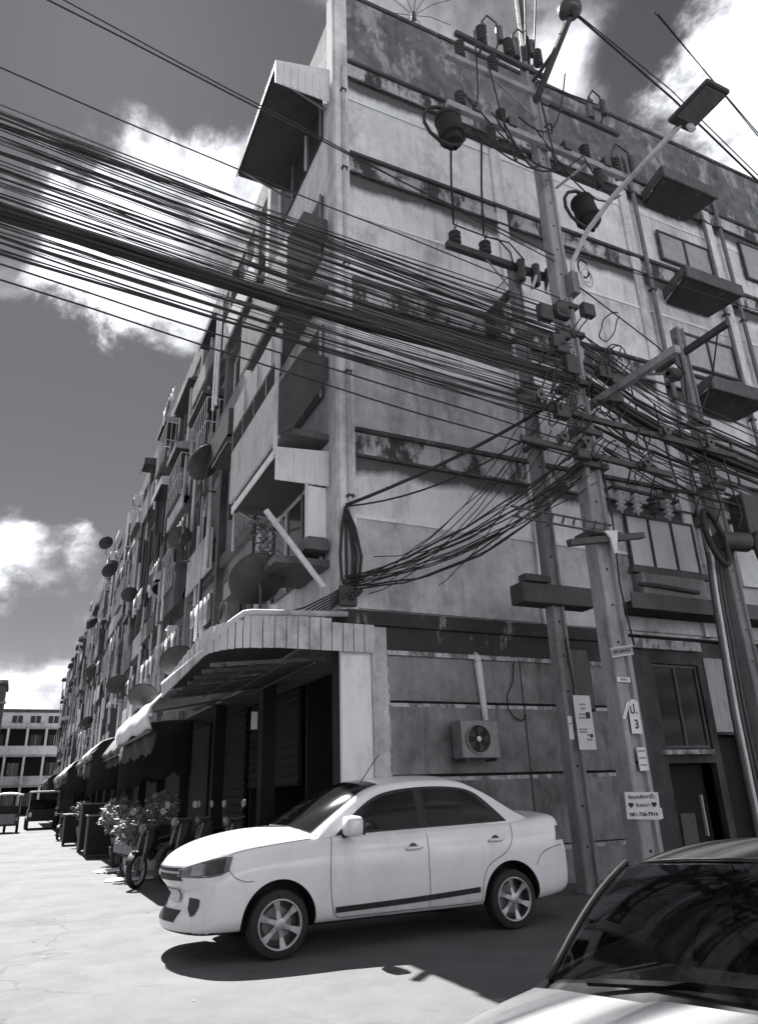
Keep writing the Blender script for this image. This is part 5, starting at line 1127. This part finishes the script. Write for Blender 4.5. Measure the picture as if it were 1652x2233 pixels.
fore_car()

# ------------------------------------------------------------------ street clutter along the shops
def motorbike():
    t = empty('motorbike')
    for x in (-.62, .62):
        w = part(MB().lathe((x, -.05, .29), (0, 1, 0), [(0, .24), (0, .27), (.03, .29), (.07, .29), (.10, .27), (.10, .24), (.05, .235)], 28), 'wheel', 'rubber', t, smooth='auto')
        part(MB().lathe((x, -.03, .29), (0, 1, 0), [(0, .235), (.06, .235), (.06, .22), (0, .22)], 28), 'rim', 'metal_grey', w)
        for k in range(8): a = k * math.pi / 4; part(MB().tube([(x, 0, .29), (x + .23 * math.cos(a), 0, .29 + .23 * math.sin(a))], .007, 4), 'spoke', 'metal_grey', w)
        part(MB().grid([[(x + .32 * math.cos(a), y, .29 + .32 * math.sin(a)) for y in (-.06, 0, .06)] for a in [R(20 + 14 * k) for k in range(10)]]), 'mudguard', 'car_trim', t, smooth=True)
    part(MB().tube([(.62, .07, .29), (.48, .07, .72), (.42, .05, .92)], .022, 7), 'fork', 'metal_grey', t); part(MB().tube([(.62, -.07, .29), (.48, -.07, .72), (.42, -.05, .92)], .022, 7), 'fork', 'metal_grey', t)
    part(MB().tube([(.44, 0, .85), (.15, 0, .50), (-.30, 0, .45), (-.62, 0, .60)], [.06, .10, .12, .05], 8), 'frame', 'car_trim', t, smooth=True)
    part(MB().box(-.15, .18, -.12, .12, .22, .48), 'engine', 'metal_grey', t, bevel=.04)
    part(MB().grid([[(x, y, z - .02 * (abs(y) > .08)) for y in (-.12, -.07, 0, .07, .12)] for x, z in ((.22, .70), (.05, .76), (-.2, .77), (-.5, .80), (-.72, .82))]), 'seat', 'rubber', t, smooth=True).modifiers.new('s', 'SOLIDIFY').thickness = .07
    part(MB().prism([(.50, -.14, .60), (.40, -.16, .95), (.30, -.1, .98), (.28, -.12, .60)], (0, .30, 0)), 'leg_shield', 'car_trim', t, bevel=.03)
    part(MB().tube([(.38, -.34, 1.03), (.44, -.15, 1.0), (.44, .15, 1.0), (.38, .34, 1.03)], .016, 6), 'handlebar', 'metal_dark', t, smooth=True)
    part(MB().lathe((.50, 0, .95), (1, 0, 0), [(-.06, .04), (0, .085), (.03, .08), (.04, 0)], 14), 'headlight', 'lamp_clear', t, smooth=True)
    for s in (-1, 1):
        m_ = part(MB().tube([(.42, s * .22, 1.01), (.38, s * .28, 1.2)], .007, 4), 'mirror', 'metal_dark', t); part(MB().lathe((.38, s * .30, 1.23), (-1, 0, 0), [(-.01, .0), (-.01, .06), (.01, .06), (.01, 0)], 14), 'mirror_glass', 'metal_grey', m_)
    part(MB().tube([(-.1, -.14, .28), (-.5, -.16, .30), (-.85, -.16, .38)], [.03, .05, .045], 8), 'exhaust', 'metal_grey', t, smooth=True)
    part(MB().box(-.86, -.80, -.08, .08, .62, .76), 'tail_lamp', 'lamp_dark', t)
    return t
mbk = motorbike()
spots = [(-0.55, 2.6, 0.3, 'parked motorbike just behind the bonnet of the white sedan'), (-0.75, 3.7, 0.15, 'parked motorbike second from the corner in the shop shade'), (-1.75, 4.7, 0.9, 'parked motorbike standing out on the street left of the sedan nose'), (-1.7, 9.0, 1.1, 'parked motorbike half hidden behind the shrubs'), (-1.25, 3.9, 0.7, 'parked motorbike nearest the nose of the sedan'), (-2.2, 24.5, 1.2, 'far parked motorbike under the dark awnings down the street')]
for k, (u, v, rz, lab) in enumerate(spots):
    o = mbk if k == 0 else copy_tree(mbk); o.location = W(u, v, 0.0 if u < -1.5 else 0.10); o.rotation_euler = (0, 0, ANG + math.pi + rz); tag(o, lab, 'motorbike', 'motorbikes parked at the shops')
def shrub(u, v, z, r, label, n=420, m_='leaf', pot=True):
    t = thing('potted_shrub', label, 'plant', u, v, z, 0, 'potted plants before the shops'); lf = MB()
    for k in range(n):
        d = Vector((rnd.gauss(0, 1), rnd.gauss(0, 1), rnd.gauss(0, 1))).normalized() * r * (0.45 + 0.6 * rnd.random() ** 0.5); d.z *= .85
        d += Vector((math.sin(k * .37) * r * .25, math.cos(k * .53) * r * .25, 0)); c = Vector((0, 0, .5 + r)) + d
        a = Vector((rnd.uniform(-1, 1), rnd.uniform(-1, 1), rnd.uniform(-1, 1))).normalized(); b_ = a.cross(Vector((rnd.uniform(-1, 1), rnd.uniform(-1, 1), 1))).normalized(); l = r * rnd.uniform(.13, .24)
        lf.add([c - a * l, c + b_ * l * .45, c + a * l, c - b_ * l * .45], [(0, 1, 2, 3)])
    tag(part(lf, 'foliage', m_, t), kind='stuff')
    for k in range(5): a = k * 1.26; part(MB().tube([(0, 0, .3), (.05 * math.cos(a), .05 * math.sin(a), .5), (r * .6 * math.cos(a), r * .6 * math.sin(a), .5 + r)], [.02, .014, .006], 5), 'stem', 'wood', t)
    if pot: part(MB().lathe((0, 0, 0), (0, 0, 1), [(0, .0), (0, .13), (.28, .19), (.34, .20), (.34, .17), (.28, .16), (.28, 0)], 18), 'pot', 'cement_dark', t, smooth='auto')
    return t
for k, (u, v, z, r, lab) in enumerate(((-1.75, 10.2, .25, .42, 'tall pale leafy shrub in a pot beside the cart'), (-1.95, 8.6, .12, .40, 'low pale leafy shrub left of the big cart wheel'), (-1.30, 7.2, .45, .34, 'leafy shrub on top of the cart boards'), (-1.95, 6.0, .05, .36, 'leafy shrub between the cart and the outermost motorbike'), (-2.0, 18.5, .3, .35, 'shrub in a pot by the dark cabinets down the street'))): shrub(u, v, z, r, lab)
ct = thing('hand_cart', 'old wooden hand cart with large spoked wheel before the second shop', 'cart', -1.6, 6.9, 0.0, 0.1)
for s in (-.42, .42):
    w = part(MB().lathe((s, 0, .36), (1, 0, 0), [(-.02, .33), (-.02, .36), (.02, .36), (.02, .33)], 30), 'wheel', 'rubber', ct, smooth='auto')
    for k in range(10): a = k * math.pi / 5; part(MB().tube([(s, 0, .36), (s, .33 * math.cos(a), .36 + .33 * math.sin(a))], .008, 4), 'spoke', 'metal_grey', w)
part(MB().cyl((-.45, 0, .36), (.45, 0, .36), .03, n=8), 'axle', 'metal_dark', ct)
for k in range(6): part(MB().box(-.40 + k * .135, -.28 + k * .135, -1.0, 1.0, .58 + .004 * (k % 2), .62 + .004 * (k % 2)), 'plank', 'wood', ct)
for s in (-.44, .40): part(MB().box(s, s + .04, -1.0, 1.0, .40, .58), 'side_rail', 'wood', ct); part(MB().tube([(s, -1.0, .55), (s, -1.7, .50)], .022, 6), 'shaft', 'metal_dark', ct)
part(MB().box(-.3, .3, -.7, .2, .66, .95), 'load', 'shop_dark', ct, bevel=.04); part(MB().box(-.34, .34, .1, 1.5, .98, 1.01), 'lid', 'wood', ct)
for k, (u, v, w, d, h, lab) in enumerate(((-1.9, 13.0, .8, .7, 1.05, 'dark metal cabinet at the pavement edge behind the shrubs'), (-1.85, 15.6, .9, .9, 1.35, 'taller dark cabinet with pale top edge further down the pavement'), (-2.0, 20.3, 1.0, .8, 1.0, 'low black stall box beyond the cabinets'))):
    t = thing('cabinet', lab, 'cabinet', u, v, 0); part(MB().box(-w/2, w/2, -d/2, d/2, .08, h), 'casing', 'shutter', t, bevel=.02); part(MB().box(-w/2 - .04, w/2 + .04, -d/2 - .04, d/2 + .04, h + .001, h + .04), 'top', 'metal_grey', t)
    for s in (-1, 1): part(MB().box(s * w * .24 - w * .22, s * w * .24 + w * .22, -d/2 - .015, -d/2 - .001, .14, h - .06), 'door', 'shop_dark', t)
    for a in (-1, 1):
        for b_ in (-1, 1): part(MB().box(a * (w/2 - .05) - .03, a * (w/2 - .05) + .03, b_ * (d/2 - .05) - .03, b_ * (d/2 - .05) + .03, 0, .08), 'leg', 'metal_dark', t)
for k, (u, v, w, d, rz, lab) in enumerate(((-2.1, 8.0, .7, .5, .3, 'flattened pale cardboard sheet on the ground left of the cart'), (-2.0, 5.9, .9, .55, -.2, 'pale plywood sheet lying on the street before the sedan nose'))):
    t = thing('cardboard', lab, 'cardboard', u, v, .004, rz); part(MB().prism([(-w/2, -d/2, 0), (w/2, -d/2, .02), (w/2 - .05, d/2, .05), (-w/2, d/2, 0)], (0, 0, .012)), 'sheet', 'paper', t)
# rickshaw and pickup down the street
tt = thing('auto_rickshaw', 'three wheeled auto rickshaw with white roof at the left edge of the street', 'auto rickshaw', -4.55, 37.0, 0, math.pi / 2)
part(MB().grid([[(x, y, 1.92 + .13 * math.cos(y / .75 * 1.4) - .05 * (x / 1.2) ** 2) for y in (-.75, -.5, -.25, 0, .25, .5, .75)] for x in (-1.25, -.8, 0, .8, 1.2)]), 'roof', 'metal_white', tt, smooth=True).modifiers.new('s', 'SOLIDIFY').thickness = .06
part(MB().box(-1.2, .5, -.68, .68, .35, .95), 'body', 'metal_dark', tt, bevel=.06); part(MB().box(-1.24, -1.201, -.45, .45, .45, .95), 'rear_panel', 'metal_grey', tt); part(MB().box(-1.15, -.75, -.6, .6, .95, 1.35), 'seat_back', 'rubber', tt, bevel=.06)
part(MB().prism([(.5, -.5, .3), (1.2, -.35, .45), (1.05, -.35, 1.1), (.5, -.5, 1.0)], (0, .9, 0)), 'front_cowl', 'metal_white', tt, bevel=.05)
for x, y in ((-1.15, -.65), (-1.15, .65), (.2, -.65), (.2, .65), (.95, -.4), (.95, .4)): part(MB().tube([(x, y, .9), (x, y, 1.95)], .025, 6), 'post', 'metal_grey', tt)
for x, y in ((-.8, -.62), (-.8, .62), (1.05, 0)): part(MB().lathe((x, y - .07, .27), (0, 1, 0), [(0, .14), (0, .25), (.03, .27), (.11, .27), (.14, .25), (.14, .12), (.1, 0)], 22), 'wheel', 'rubber', tt, smooth='auto')
for y in (-.55, .55): part(MB().box(-1.27, -1.245, y - .08, y + .08, .6, .75), 'tail_lamp', 'lamp_clear', tt)
pk = thing('parked_pickup', 'dark parked pickup with roof frame in the shade of the far awnings', 'pickup', -2.6, 42.0, 0, math.pi / 2)
part(MB().prism([(-2.2, -.85, .45), (2.3, -.85, .45), (2.3, -.85, .95), (1.2, -.85, 1.1), (-2.2, -.85, 1.1)], (0, 1.7, 0)), 'body', 'car_trim', pk, bevel=.06)
part(MB().prism([(1.15, -.75, 1.1), (.75, -.7, 1.65), (-.35, -.7, 1.65), (-.45, -.75, 1.1)], (0, 1.5, 0)), 'cab', 'tint_glass', pk, bevel=.05)
part(MB().box(-2.25, .7, -.85, .85, 2.05, 2.12), 'roof_frame', 'metal_white', pk, bevel=.02)
for x in (-2.15, -1.2, -.45):
    for y in (-.8, .8): part(MB().tube([(x, y, 1.1), (x, y, 2.06)], .03, 6), 'post', 'metal_grey', pk)
for x in (-1.4, 1.45):
    for y in (-.82, .82): part(MB().lathe((x, y - .1, .36), (0, 1, 0), [(0, .2), (0, .33), (.03, .36), (.17, .36), (.2, .33), (.2, .2), (.17, 0)], 22), 'wheel', 'rubber', pk, smooth='auto')
for y in (-.7, .7): part(MB().box(-2.235, -2.205, y - .08, y + .08, .7, .95), 'tail_lamp', 'metal_white', pk)

lit_m = ['paper', 'wood', 'leaf_dark']
lt = MB()
for k in range(160):
    u, v = rnd.uniform(-9, 3), rnd.uniform(-8, 14); r = rnd.uniform(0.008, 0.03); a = rnd.uniform(0, 3)
    if -2.9 < u < 2 and -3 < v < -1: continue
    p = W(u, v); lt.add([(p.x + r * math.cos(a), p.y + r * math.sin(a), .006), (p.x - r * .6 * math.sin(a), p.y + r * .6 * math.cos(a), .012), (p.x - r * math.cos(a), p.y - r * math.sin(a), .007), (p.x + r * .6 * math.sin(a), p.y - r * .6 * math.cos(a), .006)], [(0, 1, 2, 3)])
tag(lt.build('street_litter', 'wood'), 'scattered dry leaves and scraps on the concrete street', 'litter', kind='stuff')
mh = thing('manhole_cover', 'square iron drain cover let into the concrete left of the sedan', 'drain cover', -6.2, 3.5, 0.0)
part(MB().box(-.3, .3, -.3, .3, .0, .008), 'frame', 'cement_dark', mh)
for k in range(6): part(MB().box(-.25 + k * .09, -.20 + k * .09, -.25, .25, .0085, .014), 'bar', 'metal_dark', mh)
